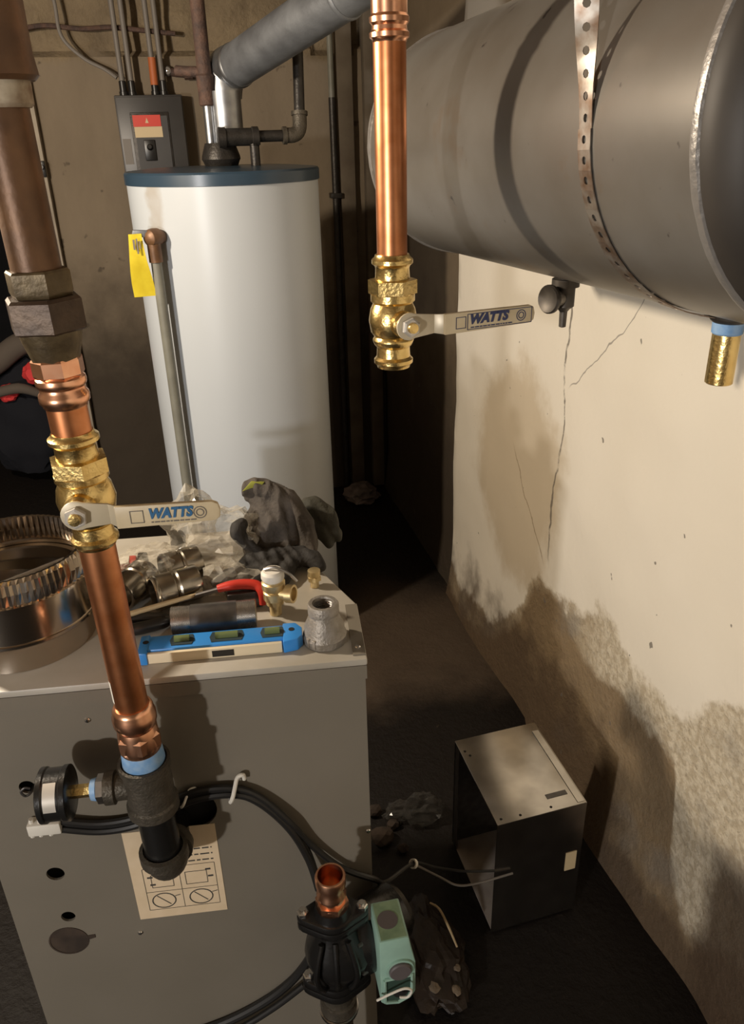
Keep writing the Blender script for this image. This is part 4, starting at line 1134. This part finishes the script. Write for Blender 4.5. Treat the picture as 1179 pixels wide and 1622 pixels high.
# bare steel nipple lying on its side
sn = thing('steel_nipple', 'dark steel pipe nipple with bright threaded ends behind the blue level', 'pipe fitting', (-0.02, 1.006, TOP))
a_, b_ = Vector((-0.082, 1.002, TOP + 0.0225)), Vector((0.040, 0.992, TOP + 0.0225))
nd = (b_ - a_).normalized(); nl = (b_ - a_).length
obj('barrel', lathe(B(), a_, nd, [(0.028, 0.0215), (nl - 0.028, 0.0215)], 30), 'steel_dark', sn)
for s0, s1 in ((0.0, 0.029), (nl - 0.029, nl)):
    pr = []
    k = s0
    while k < s1 - 0.0005: pr += [(k, 0.0200), (k + .0009, 0.0211)]; k += 0.0018
    obj('threaded_end', lathe(B(), a_, nd, [(s0, 0.0185)] + pr + [(s1, 0.0185)], 30), 'steel', sn, label='bright threaded end', angle=60)

# red-handled tool lying behind the nipple
rt = thing('red_grip_tool', 'tool with a red looped grip lying behind the steel nipple', 'tool', (0.02, 1.05, TOP))
bm = tube(B(), [(-0.012, 1.053, TOP + .036), (0.005, 1.052, TOP + .039), (0.025, 1.050, TOP + .040), (0.046, 1.044, TOP + .038), (0.053, 1.034, TOP + .030), (0.053, 1.030, TOP + .012)], [0.006, 0.0075, 0.008, 0.008, 0.007, 0.006], 12, 6)
obj('grip', bm, 'red', rt)
obj('shaft', tube(B(), [(-0.010, 1.053, TOP + .035), (-0.06, 1.062, TOP + .022), (-0.10, 1.070, TOP + .012)], 0.004, 10, 4), 'steel_dark', rt)
obj('jaw', abox(B(), 0.0, 0.055, 1.040, 1.062, TOP + 0.0006, TOP + 0.030), 'steel_dark', rt, bevel=0.004)

# black pry tool with a wooden stick next to it
wt = thing('wood_stick', 'thin pale wooden stick lying beside the black pliers', 'stick', (-0.09, 1.055, TOP))
tag(wt, 'thin pale wooden stick lying left of the steel nipple', 'stick')
obj('stick', tube(B(), [(-0.152, 1.036, TOP + .022), (-0.10, 1.047, TOP + .025), (-0.045, 1.060, TOP + .027)], [0.0045, 0.004, 0.0032], 8, 4), 'wood', wt)
obj('frayed_end', tube(B(), [(-0.045, 1.060, TOP + .027), (-0.035, 1.0635, TOP + .029)], [0.003, 0.0015], 8), 'wood', wt)
pl = thing('black_pliers', 'black-handled pliers lying left of the steel nipple', 'pliers', (-0.11, 1.02, TOP))
for dy, dz in ((0, 0), (0.018, 0.0)):
    obj('handle', tube(B(), [(-0.165, 1.012 + dy * 1.6, TOP + .0105), (-0.13, 1.012 + dy * 1.5, TOP + .0115), (-0.098, 1.018 + dy * .7, TOP + .0115), (-0.088, 1.022 + dy * .4, TOP + .0105)], [0.007, 0.0095, 0.009, 0.006], 12, 5), 'black_plastic', pl)
obj('jaw', tube(B(), [(-0.092, 1.025, TOP + .0095), (-0.084, 1.027, TOP + .0095)], [0.009, 0.006], 10), 'steel_dark', pl)

# red and black utility item at the back left
ut = thing('red_utility_knife', 'red and black tool with white stripe half behind the copper riser', 'tool', (-0.16, 1.20, TOP))
obj('body', abox(B(), -0.190, -0.138, 1.185, 1.215, TOP + 0.0006, TOP + 0.030), 'red', ut, bevel=0.005)
obj('white_stripe', abox(B(), -0.186, -0.150, 1.1838, 1.2085, TOP + 0.0302, TOP + 0.0312), 'white_plastic', ut, smooth=False)
obj('black_cap', prism(B(), [(-0.137, 1.186, TOP + .001), (-0.122, 1.192, TOP + .001), (-0.120, 1.212, TOP + .001), (-0.137, 1.214, TOP + .001)], (0, 0, 0.033)), 'black_plastic', ut, bevel=0.004)


def coupling(name, label, c, ax, r, ln, m, group):
    """short steel coupling lying down, with rolled ends and a centre stop"""
    t = thing(name, label, 'pipe fitting', tuple(c), group)
    a = Vector(ax).normalized()
    p0 = Vector(c) - a * ln / 2
    obj('barrel', lathe(B(), p0, a, [(0, r * .84), (0, r * .97), (.003, r), (ln * .44, r), (ln * .48, r * .92), (ln * .52, r * .92), (ln * .56, r), (ln - .003, r), (ln, r * .97), (ln, r * .84), (ln * .6, r * .8), (ln * .4, r * .8)], 28, closed=True), m, t)
    obj('bead', lathe(B(), p0, a, [(.001, r * .97), (.0025, r * 1.04), (.006, r * 1.04), (.008, r * .99)], 28, closed=True), m, t)
    return t


GRP = 'bagged couplings on the boiler'
coupling('steel_coupling', 'bright steel coupling lying in the middle of the boiler lid', (-0.075, 1.085, TOP + .030), (0.93, 0.30, 0.0), 0.0275, 0.072, 'steel_brown', GRP)
coupling('steel_coupling', 'dark steel coupling lying nearest the copper riser', (-0.140, 1.112, TOP + .030), (-0.55, -0.80, 0.0), 0.0275, 0.068, 'steel_brown', GRP)
coupling('steel_coupling', 'steel coupling in film directly behind the middle one', (-0.066, 1.148, TOP + .032), (0.9, 0.35, 0.0), 0.0275, 0.06, 'steel_brown', GRP)


def crumple(bm, c, size, seed, sub=3, amp=0.35, flat=0.0):
    """crumpled film: a noisy faceted shell"""
    r = bmesh.ops.create_icosphere(bm, subdivisions=sub, radius=1.0)
    for v in r['verts']:
        d = v.co.copy()
        k = 1 + amp * nz(d, 2.3, seed) + amp * 0.7 * abs(nz(d, 6.0, seed + 3)) + 0.10 * nz(d, 14, seed + 7)
        p_ = Vector((d.x * size[0], d.y * size[1], d.z * size[2])) * k
        if p_.z < -size[2] * 0.75: p_.z = -size[2] * 0.75 + 0.001 * nz(d, 9, seed)
        v.co = Vector(c) + p_
    return bm


pb = thing('clear_plastic_bag', 'crumpled clear plastic bag beside the work gloves on the boiler', 'plastic bag', (-0.02, 1.24, TOP))
obj('bag', crumple(B(), (-0.005, 1.215, TOP + .040), (0.075, 0.06, 0.050), 2, 4), 'film', pb, smooth=False)
obj('bag_neck', crumple(B(), (-0.040, 1.262, TOP + .060), (0.036, 0.032, 0.052), 5, 3), 'film', pb, smooth=False)
pb2 = thing('fitting_wrap', 'torn clear film lying over the steel couplings', 'plastic film', (-0.08, 1.12, TOP))
obj('film', crumple(B(), (-0.115, 1.150, TOP + .034), (0.055, 0.040, 0.036), 9, 4, 0.25), 'film', pb2, smooth=False)
obj('film_end', crumple(B(), (0.005, 1.105, TOP + .020), (0.038, 0.032, 0.024), 12, 3, 0.5), 'film', pb2, smooth=False)
tag(obj('black_plug', lathe(B(), (-0.073, 1.235, TOP + .001), (0.1, -0.1, 1), [(0, 0.017), (0.012, 0.017), (0.014, 0.012), (0.045, 0.013), (0.052, 0.009), (0.054, 0)], 18), 'black_plastic'), 'black plastic plug beside the clear bag', 'plug')
bt = thing('brass_bushing', 'small brass bushing upright on the rear right edge of the boiler lid', 'pipe fitting', (0.140, 1.080, TOP))
obj('barrel', lathe(B(), (0.140, 1.080, TOP + .0004), ZZ, [(0, 0.007), (0.014, 0.007), (0.0145, 0.010), (0.030, 0.010), (0.031, 0.007)], 18), 'brass_dull', bt)
obj('hexagon', lathe(B(), (0.140, 1.080, TOP + .012), ZZ, [(0, 0.010), (0.001, 0.0115), (0.008, 0.0115), (0.009, 0.010)], 6), 'brass_dull', bt, angle=25)


# work gloves: limp tubes and flattened lumps melted into one cloth surface, then folded
def cloth(name, chains, m, parent, rough=0.008, seed=0, voxel=0.0026, label=None):
    bm = B()
    for pts, rs, flat in chains:
        n0 = len(bm.verts)
        tube(bm, pts, rs, 14, 5)
        bm.verts.ensure_lookup_table()
        for p_, r_ in ((pts[0], rs[0]), (pts[-1], rs[-1])):
            q = bmesh.ops.create_icosphere(bm, subdivisions=2, radius=r_ * 0.98)
            for v in q['verts']: v.co += Vector(p_)
    me = bpy.data.meshes.new(name); bm.to_mesh(me); bm.free()
    o = bpy.data.objects.new(name, me); COL.objects.link(o)
    rm = o.modifiers.new('r', 'REMESH'); rm.mode = 'VOXEL'; rm.voxel_size = voxel
    sm = o.modifiers.new('m', 'SMOOTH'); sm.factor = 0.5; sm.iterations = 5
    dg = bpy.context.evaluated_depsgraph_get(); dg.update()
    me2 = bpy.data.meshes.new_from_object(o.evaluated_get(dg))
    bpy.data.objects.remove(o); bpy.data.meshes.remove(me)
    bm = bmesh.new(); bm.from_mesh(me2); bpy.data.meshes.remove(me2)
    bm.normal_update()
    for v in bm.verts:
        f = 0.5 - abs(nz((v.co.x * 1.0 + v.co.y * 0.4, v.co.y * 0.6, v.co.z * 0.3), 48, seed))
        v.co += v.normal * (rough * 1.3 * (f - 0.3) + rough * 0.7 * nz(v.co, 24, seed + 4))
        if v.co.z < TOP + 0.0008: v.co.z = TOP + 0.0008
    return obj(name, bm, m, parent, label=label, angle=80)


g1 = thing('work_glove', 'brown-grey work glove heaped upright at the back of the boiler', 'glove', (0.09, 1.2, TOP), 'work gloves on the boiler')
T_ = lambda x, y, z: (x, y, TOP + z)
cloth('shell', [
    ([T_(.058, 1.238, .112), T_(.082, 1.232, .116), T_(.106, 1.222, .102), T_(.118, 1.212, .080)], [.012, .017, .022, .022], 1),
    ([T_(.058, 1.232, .098), T_(.078, 1.222, .088), T_(.092, 1.210, .066), T_(.092, 1.198, .040)], [.010, .018, .026, .026], 1),
    ([T_(.100, 1.215, .090), T_(.108, 1.200, .060), T_(.108, 1.185, .034), T_(.104, 1.165, .016)], [.020, .022, .020, .015], 1),
    ([T_(.104, 1.222, .108), T_(.126, 1.208, .090), T_(.140, 1.190, .058), T_(.147, 1.172, .028), T_(.150, 1.160, .014)], [.015, .019, .020, .018, .013], 1),
    ([T_(.080, 1.215, .070), T_(.076, 1.195, .042), T_(.070, 1.172, .018)], [.020, .020, .014], 1),
    ([T_(.066, 1.225, .080), T_(.056, 1.205, .045), T_(.044, 1.182, .016)], [.016, .018, .013], 1),
], 'glove', g1, 0.009, 1)
obj('green_cuff_label', prism(B(), [T_(.046, 1.226, .116), T_(.062, 1.222, .134), T_(.084, 1.220, .131), T_(.078, 1.219, .124), T_(.060, 1.222, .122)], (0.002, 0.006, -0.001)), 'glove_green', g1, label='yellow-green cuff label', bevel=0.001)
g2 = thing('work_glove', 'dark work glove lying under the brown-grey one', 'glove', (0.06, 1.16, TOP), 'work gloves on the boiler')
cloth('shell', [
    ([T_(.125, 1.160, .018), T_(.085, 1.150, .022), T_(.045, 1.145, .020)], [.018, .020, .018], 1),
    ([T_(.060, 1.145, .020), T_(.020, 1.135, .016), T_(-.015, 1.120, .010)], [.016, .012, .008], 1),
    ([T_(.070, 1.138, .018), T_(.035, 1.115, .014), T_(.005, 1.095, .009)], [.015, .012, .008], 1),
    ([T_(.085, 1.135, .018), T_(.060, 1.105, .014), T_(.040, 1.082, .009)], [.015, .012, .008], 1),
    ([T_(.110, 1.140, .018), T_(.098, 1.110, .014), T_(.090, 1.088, .010)], [.016, .013, .009], 1),
    ([T_(.120, 1.150, .020), T_(.148, 1.135, .016), T_(.158, 1.118, .011)], [.016, .014, .010], 1),
    ([T_(.045, 1.165, .045), T_(.030, 1.170, .072), T_(.040, 1.180, .078)], [.012, .012, .010], 1),
    ([T_(.060, 1.150, .024), T_(.045, 1.165, .045)], [.016, .012], 1),
], 'glove_dark', g2, 0.006, 6)
g3 = thing('work_glove', 'olive-black work glove drooping over the rear right edge of the boiler lid', 'glove', (0.17, 1.24, TOP), 'work gloves on the boiler')
cloth('shell', [
    ([T_(.150, 1.265, .050), T_(.168, 1.250, .062), T_(.184, 1.235, .048), T_(.196, 1.218, .030), T_(.204, 1.205, .018)], [.014, .019, .018, .014, .009], 1),
    ([T_(.150, 1.262, .030), T_(.170, 1.240, .036), T_(.180, 1.215, .020), T_(.186, 1.200, .010)], [.018, .018, .014, .009], 1),
    ([T_(.180, 1.245, .060), T_(.196, 1.232, .050), T_(.205, 1.222, .036)], [.013, .012, .008], 1),
], 'glove_olive', g3, 0.006, 11)

# ------------------------------------------------------------------ circulator pump in front of the boiler
PP = Vector((0.0966, 0.784, 0))
pu = thing('circulator_pump', 'black cast-iron circulator pump with a copper stub on top, by the boiler corner', 'pump', (PP.x, PP.y, 0.25))
pn, pu_ = RN, RU
cs = obj('copper_stub', lathe(B(), PP, ZZ, [(0.486, 0.019), (0.488, 0.0215), (0.496, 0.0215), (0.499, 0.019), (0.507, 0.019), (0.510, 0.0215), (0.514, 0.0218), (0.518, 0.0195), (0.530, 0.0198), (0.533, 0.0222), (0.546, 0.0226), (0.5495, 0.021), (0.5495, 0.0185), (0.53, 0.0172), (0.49, 0.0165)], 30, closed=True), 'copper_bright', pu)
obj('hexagon', lathe(B(), PP, ZZ, [(0.486, 0.0195), (0.487, 0.0245), (0.500, 0.0245), (0.501, 0.0195)], 6, 0.2), 'copper_bright', cs, angle=25)
obj('inner_wall', lathe(B(), PP, ZZ, [(0.488, 0.015), (0.4885, 0)], 20), 'dark_in', cs)


def flange(z0, z1, name):
    bm = B()
    o2 = []
    for i in range(40):
        a = 2 * PI * i / 40
        x, y = math.cos(a), math.sin(a)
        r = 0.031 + 0.019 * abs(x) ** 6 + 0.002 * abs(x)
        o2.append(PP + pu_ * x * r * 1.02 + pn * y * 0.031 + ZZ * z0)
    prism(bm, o2, (0, 0, z1 - z0))
    f = obj(name, bm, 'black', pu, bevel=0.002)
    return f


f1 = flange(0.462, 0.474, 'flange'); f2 = flange(0.447, 0.4605, 'flange')
f3 = flange(0.318, 0.332, 'flange'); f4 = flange(0.302, 0.3165, 'flange')
obj('neck', lathe(B(), PP, ZZ, [(0.473, 0.028), (0.480, 0.026), (0.489, 0.0245)], 26), 'black', pu)
for sx in (-1, 1):
    for zt, zb in ((0.474, 0.440), (0.332, 0.296)):
        c = PP + pu_ * sx * 0.0435
        bt_ = obj('bolt', lathe(B(), c, ZZ, [(zt, 0.0088), (zt + .0065, 0.0088), (zt + .008, 0.007)], 6, 0.3), 'chrome', pu, angle=25)
        obj('shank', cyl(B(), c + ZZ * zb, c + ZZ * (zt + .012), 0.0045, 10), 'chrome', bt_)
# volute: bulging body with a drum-shaped casing facing right
bm = lathe(B(), PP, ZZ, [(0.328, 0.027), (0.34, 0.028), (0.358, 0.036), (0.378, 0.044), (0.395, 0.046), (0.415, 0.042), (0.432, 0.033), (0.45, 0.028)], 30)
for v in bm.verts:
    d = v.co - PP; x = d.dot(pu_)
    v.co += pu_ * (0.016 if x > 0 else 0.0) * max(0, 1 - abs(v.co.z - 0.39) / 0.06)
obj('volute', bm, 'black', pu)
mo = obj('motor', lathe(B(), PP + ZZ * 0.388, (pu_ - pn * 0.55).normalized(), [(0.02, 0.050), (0.030, 0.056), (0.045, 0.058), (0.052, 0.052), (0.060, 0.046), (0.115, 0.044), (0.125, 0.036), (0.128, 0)], 34), 'black', pu)
for k in range(6):
    a = k * PI / 3 + .3
    e1, e2, aa = basis((pu_ - pn * 0.55))
    c = PP + ZZ * 0.388 + aa * 0.0455 + (e1 * math.cos(a) + e2 * math.sin(a)) * 0.050
    obj('screw', lathe(B(), c - aa * 0.02, -aa, [(0, 0.004), (0.008, 0.004), (0.010, 0.002)], 8), 'steel_dark', mo)
for s, a in ((0.02, 0.6), (0.0, -0.2), (-0.02, 0.9)):
    obj('cast_rib', tube(B(), [PP + ZZ * 0.442 + pu_ * s * 1.0 + pn * 0.029, PP + ZZ * 0.40 + pu_ * (s * 1.5) + pn * 0.044, PP + ZZ * 0.362 + pu_ * (s * 1.4) + pn * 0.037, PP + ZZ * 0.336 + pu_ * s + pn * 0.027], 0.0045, 8, 4), 'black', pu)
obj('lower_pipe', lathe(B(), PP, ZZ, [(0.0, 0.0215), (0.255, 0.0215), (0.256, 0.029), (0.276, 0.029), (0.278, 0.0245), (0.296, 0.0245), (0.3025, 0.028)], 26), 'iron_tee', pu)
obj('pipe_ring', lathe(B(), PP, ZZ, [(0.247, 0.0285), (0.248, 0.0312), (0.2535, 0.0312), (0.2545, 0.0285)], 26), 'steel', pu)
# teal terminal box on the motor
tx = Vector((math.cos(math.radians(-1.4)), math.sin(math.radians(-1.4)), 0)); ty = Vector((-tx.y, tx.x, 0))
TB = Vector((0.152, 0.716, 0.0))
tz1, tz0 = 0.470, 0.330
tp_ = lambda a, b_, z: TB + tx * a + ty * b_ + ZZ * z
fo = [(0.0, tz0 + .006), (0.008, tz0 - .002), (0.026, tz0 - .006), (0.046, tz0 + .004), (0.053, tz0 + .018), (0.053, tz0 + .082), (0.046, tz1 - .022), (0.043, tz1), (0.0, tz1)]
tb_ = obj('terminal_box', prism(B(), [tp_(a, 0.004, z) for a, z in fo], ty * 0.066), 'teal', pu, bevel=0.002, label='teal terminal box')
cavity = [(0.006, tz0 + .058), (0.006, tz0 + .008), (0.026, tz0 + .002), (0.042, tz0 + .010), (0.047, tz0 + .022), (0.047, tz0 + .058)]
obj('open_cavity', prism(B(), [tp_(a, 0.0036, z) for a, z in cavity], ty * 0.001), 'teal_dark', tb_, smooth=False, label='dark open wiring cavity')
rim = B()
pts = [tp_(a, 0.003, z) for a, z in cavity]
tube(rim, pts + [pts[0]], 0.0028, 8)
obj('cavity_rim', rim, 'teal', tb_)
obj('cover', prism(B(), [tp_(0.003, 0.006, tz1 + .0003), tp_(0.040, 0.006, tz1 + .0003), tp_(0.040, 0.066, tz1 + .0003), tp_(0.003, 0.066, tz1 + .0003)], ZZ * 0.0015), 'teal_cover', tb_, smooth=False, label='dull green top cover')
obj('cover_disc', lathe(B(), tp_(0.019, 0.036, tz1 + .0018), ZZ, [(0, 0.015), (0.0006, 0.015)], 24), 'grey_knob', tb_)
kb = obj('knob', lathe(B(), tp_(0.029, 0.004, tz0 + .076), -ty, [(0, 0.0165), (0.006, 0.0165), (0.008, 0.015), (0.008, 0)], 26), 'grey_knob', tb_, label='round grey plug')
obj('knob_collar', lathe(B(), tp_(0.029, 0.0038, tz0 + .076), -ty, [(0, 0.0205), (0.003, 0.0205), (0.003, 0.0168), (0, 0.0168)], 26, closed=True), 'teal', tb_)
obj('cable_hole', lathe(B(), tp_(0.030, 0.0034, tz0 + .022), -ty, [(0, 0.011), (0.0005, 0.011)], 20), 'dark_in', tb_)
obj('white_wire', tube(B(), [tp_(-0.008, -0.006, tz0 + .030), tp_(0.012, -0.009, tz0 + .043), tp_(0.032, -0.010, tz0 + .050), tp_(0.043, -0.010, tz0 + .042), tp_(0.038, -0.008, tz0 + .026), tp_(0.026, -0.006, tz0 + .026)], 0.0019, 8, 6), 'white_plastic', tb_, label='loose white wire')

# ------------------------------------------------------------------ cables on the boiler front
cf = thing('boiler_cable', 'black cable bundle clipped across the boiler front behind the tee', 'cable', tuple(bl(-0.3, -0.01, 0.61)))
for k, (dv, dz) in enumerate(((-0.008, 0.0), (-0.012, 0.0075), (-0.013, -0.006))):
    pts = [bl(-0.452, dv, 0.610 + dz), bl(-0.40, dv, 0.597 + dz), bl(-0.348, dv, 0.601 + dz), bl(-0.300, dv, 0.622 + dz), bl(-0.255, dv, 0.640 + dz), bl(-0.201, dv, 0.640 + dz * .8), bl(-0.165, dv, 0.618 + dz * .8), bl(-0.125, dv - .004, 0.565 + dz), bl(-0.100, dv - .008, 0.50 + dz), bl(-0.088, dv - .02, 0.44)]
    if k == 1: pts = pts[:-2] + [bl(-0.095, dv, 0.515), bl(-0.05, dv, 0.457), bl(0.0, dv, 0.423)] + [bl(0.025, dv + .03, 0.375), Vector((0.267, 0.95, 0.332)), Vector((0.315, 0.97, 0.285)), Vector((0.382, 1.0, 0.221)), Vector((0.448, 1.0045, 0.197))]
    obj('wire', tube(B(), pts, [0.0052] * (len(pts) - 5) + [0.0042, 0.0036, 0.003, 0.0026, 0.0024] if k == 1 else 0.006, 9, 7), 'cable', cf)
cn = obj('plug', box(B(), bl(-0.497, -0.022, 0.602), UX * 0.047, VY * 0.020, ZZ * 0.021), 'white_plastic', cf, bevel=0.003, label='cream wire connector')
for a in (-0.494, -0.482, -0.468):
    obj('prong', cyl(B(), bl(a, -0.014, 0.596), bl(a + .004, -0.014, 0.630), 0.0035, 8), 'white_plastic', cn)
for (u, z) in ((-0.201, 0.640), (-0.272, 0.635)):
    k_ = 1.0 if u > -0.25 else 0.6
    clp = tube(B(), [bl(u - .006, -0.003, z - .020 * k_), bl(u - .005, -0.020, z - .012 * k_), bl(u, -0.024, z + .002), bl(u + .004, -0.017, z + .014 * k_), bl(u + .008, -0.010, z + .024 * k_), bl(u + .016, -0.008, z + .026 * k_), bl(u + .017, -0.006, z + .016 * k_)], 0.0032 * k_, 8, 4)
    obj('cable_clip', clp, 'white_plastic', cf, label='white plastic cable clip')
obj('wire', tube(B(), [(0.267, 0.95, 0.332), (0.321, 0.97, 0.26), (0.365, 0.985, 0.205), (0.415, 1.0, 0.179), (0.489, 1.0105, 0.171)], 0.0022, 8, 7), 'cable_grey', cf)
obj('cable_tie', lathe(B(), (0.267, 0.95, 0.332), (0.7, 0.3, -0.6), [(-.003, 0.0062), (-.003, 0.0085), (.003, 0.0085), (.003, 0.0062)], 12, closed=True), 'white_plastic', cf)
lc = thing('lower_cable', 'black cable sweeping across the bottom of the boiler front', 'cable', tuple(bl(-0.1, -0.01, 0.2)))
obj('cord', tube(B(), [bl(-0.09, -0.05, 0.36), bl(-0.098, -0.02, 0.30), bl(-0.115, -0.012, 0.245), bl(-0.150, -0.010, 0.19), bl(-0.20, -0.010, 0.145), bl(-0.27, -0.010, 0.105), bl(-0.36, -0.010, 0.075), bl(-0.45, -0.012, 0.06)], 0.0078, 10, 8), 'cable', lc)
obj('second_cord', tube(B(), [bl(-0.125, -0.024, 0.20), bl(-0.18, -0.024, 0.150), bl(-0.25, -0.024, 0.102), bl(-0.34, -0.024, 0.066), bl(-0.44, -0.024, 0.05)], 0.0055, 10, 8), 'cable', lc)

# ------------------------------------------------------------------ sheet metal box on the floor
mb = thing('sheet_metal_box', 'open-sided sheet metal box on the dark floor by the right wall', 'metal box', (0.55, 1.14, 0))
X_ = Vector((math.cos(math.radians(3.5)), math.sin(math.radians(3.5)), 0)); Y_ = Vector((-0.022, 0.9997, 0)).normalized()
BX = Vector((0.4525, 1.0144, 0.002)); bw, bd, bh, t_ = 0.192, 0.242, 0.305, 0.0025
ob = lambda a, b_, c: BX + X_ * a + Y_ * b_ + ZZ * c
obj('top_sheet', box(B(), ob(0, 0, bh - t_), X_ * bw, Y_ * bd, ZZ * t_), 'sheet', mb, bevel=0.0008)
obj('bottom_sheet', box(B(), ob(0.002, 0.002, 0), X_ * (bw - .004), Y_ * (bd - .004), ZZ * t_), 'sheet_dull', mb, smooth=False)
obj('front_sheet', box(B(), ob(0, 0, 0), X_ * bw, Y_ * t_, ZZ * (bh - t_ - .0003)), 'sheet', mb, smooth=False)
obj('right_sheet', box(B(), ob(bw - t_, t_ + .0003, 0), X_ * t_, Y_ * (bd - .004), ZZ * (bh - t_ - .0003)), 'sheet', mb, smooth=False)
obj('back_sheet', box(B(), ob(0, bd - t_, 0), X_ * (bw - .003), Y_ * t_, ZZ * (bh - t_ - .0003)), 'steel_dark', mb, smooth=False)
obj('flange', box(B(), ob(0.001, bd - .026, 0.003), X_ * t_, Y_ * 0.022, ZZ * (bh - .008)), 'steel_dark', mb, smooth=False)
obj('rear_lip', box(B(), ob(bw - .018, 0.004, bh + .0001), X_ * 0.014, Y_ * (bd - .03), ZZ * 0.0012), 'sheet', mb, smooth=False)
for a, b_ in ((0.012, 0.012), (0.052, 0.010), (0.118, 0.010), (0.178, 0.014), (0.010, 0.205), (0.016, 0.190)):
    obj('screw_hole', lathe(B(), ob(a, b_, bh + .0001), ZZ, [(0, 0.0028), (0.0004, 0.0028)], 10), 'dark_in', mb)
obj('slot', box(B(), ob(0.120, 0.030, bh + .0001), X_ * 0.045, Y_ * 0.012, ZZ * 0.0004), 'steel_dark', mb, smooth=False)
obj('paper_label', box(B(), ob(0.158, -0.0012, 0.125), X_ * 0.024, Y_ * 0.001, ZZ * 0.05), 'label_cream', mb, smooth=False, label='small cream label')
obj('bracket', box(B(), ob(bw + .0004, 0.05, 0.10), X_ * 0.014, Y_ * 0.05, ZZ * 0.13), 'galv_dull', mb, bevel=0.002)

# ------------------------------------------------------------------ odds and ends on the floor
fs = thing('plastic_scrap', 'crumpled dull plastic scrap on the floor left of the metal box', 'plastic scrap', (0.41, 1.335, 0))
obj('film', crumple(B(), (0.405, 1.345, 0.028), (0.045, 0.032, 0.034), 21, 3, 0.5), 'film_dark', fs, smooth=False)
obj('film_end', crumple(B(), (0.345, 1.36, 0.018), (0.032, 0.024, 0.020), 25, 3, 0.5), 'film_dark', fs, smooth=False)
labs = ('reddish stone beside the boiler, largest of the floor stones', 'small round stone just behind the largest floor stone', 'small pale stone nearest the black floor cable', 'flat stone farthest from the boiler front')
for i, (x, y, r) in enumerate(((0.288, 1.300, 0.028), (0.325, 1.335, 0.016), (0.330, 1.262, 0.013), (0.290, 1.385, 0.018))):
    o = obj('floor_stone', crumple(B(), (x, y, r * 0.55), (r, r * 0.85, r * 0.7), 40 + i, 2, 0.3), 'stone', None, smooth=False)
    tag(o, labs[i], 'stone', 'stones on the floor')
bm = crumple(B(), (0.315, 0.985, 0.020), (0.060, 0.115, 0.026), 33, 4, 0.3)
tag(obj('brown_paper', bm, 'mud_paper', smooth=False), 'crumpled muddy brown paper on the floor right of the pump', 'paper')
st = thing('pale_stick', 'thin pale splinter on the brown paper right of the pump', 'stick', (0.345, 1.03, 0.05))
obj('long_piece', tube(B(), [(0.338, 1.075, 0.052), (0.352, 1.055, 0.054), (0.358, 1.01, 0.054), (0.362, 0.97, 0.048)], [0.002, 0.0026, 0.0026, 0.002], 7, 4), 'wood', st)
obj('side_piece', tube(B(), [(0.352, 1.055, 0.054), (0.346, 1.066, 0.056)], [0.0022, 0.0014], 7), 'wood', st)
labs = ('pale chip on the brown paper, nearest the splinter', 'rounded pale chip at the front of the brown paper', 'brownish chip nearest the pump on the brown paper')
for i, (x, y, z, r) in enumerate(((0.349, 0.930, 0.046, 0.006), (0.335, 0.895, 0.038, 0.008), (0.296, 0.905, 0.044, 0.009))):
    tag(obj('pale_chip', crumple(B(), (x, y, z), (r, r * 1.2, r * .4), 60 + i, 2, 0.5), 'chip', None, smooth=False), labs[i], 'chip', 'chips on the brown paper')

# ------------------------------------------------------------------ bundle in the dark doorway
bg = thing('hanging_bundle', 'red and grey clothing bundle on dark trousers in the dark doorway', 'clothing', (-0.80, 3.80, 0))
obj('dark_cloth', crumple(B(), (-0.82, 3.86, 0.30), (0.20, 0.12, 0.30), 71, 4, 0.2), 'navy_cloth', bg)
obj('red_patch', crumple(B(), (-0.71, 3.75, 0.565), (0.070, 0.05, 0.055), 73, 3, 0.25), 'red_cloth', bg)
obj('red_patch', crumple(B(), (-0.86, 3.75, 0.485), (0.040, 0.05, 0.040), 74, 3, 0.25), 'red_cloth', bg)
obj('grey_sleeve', tube(B(), [(-1.0, 3.76, 0.56), (-0.88, 3.76, 0.63), (-0.76, 3.78, 0.70), (-0.66, 3.80, 0.66), (-0.61, 3.80, 0.56)], [0.05, 0.052, 0.05, 0.042, 0.035], 14, 6), 'grey_cloth', bg)
obj('grey_band', tube(B(), [(-0.92, 3.70, 0.50), (-0.80, 3.69, 0.52), (-0.72, 3.70, 0.485)], [0.022, 0.024, 0.018], 12, 5), 'grey_cloth', bg)

rg = crumple(B(), (0.655, 3.20, 0.030), (0.075, 0.08, 0.04), 91, 3, 0.4)
tag(obj('grey_rag', rg, 'rag', smooth=False), 'crumpled grey rag on the floor in the far corner behind the water heater', 'rag')
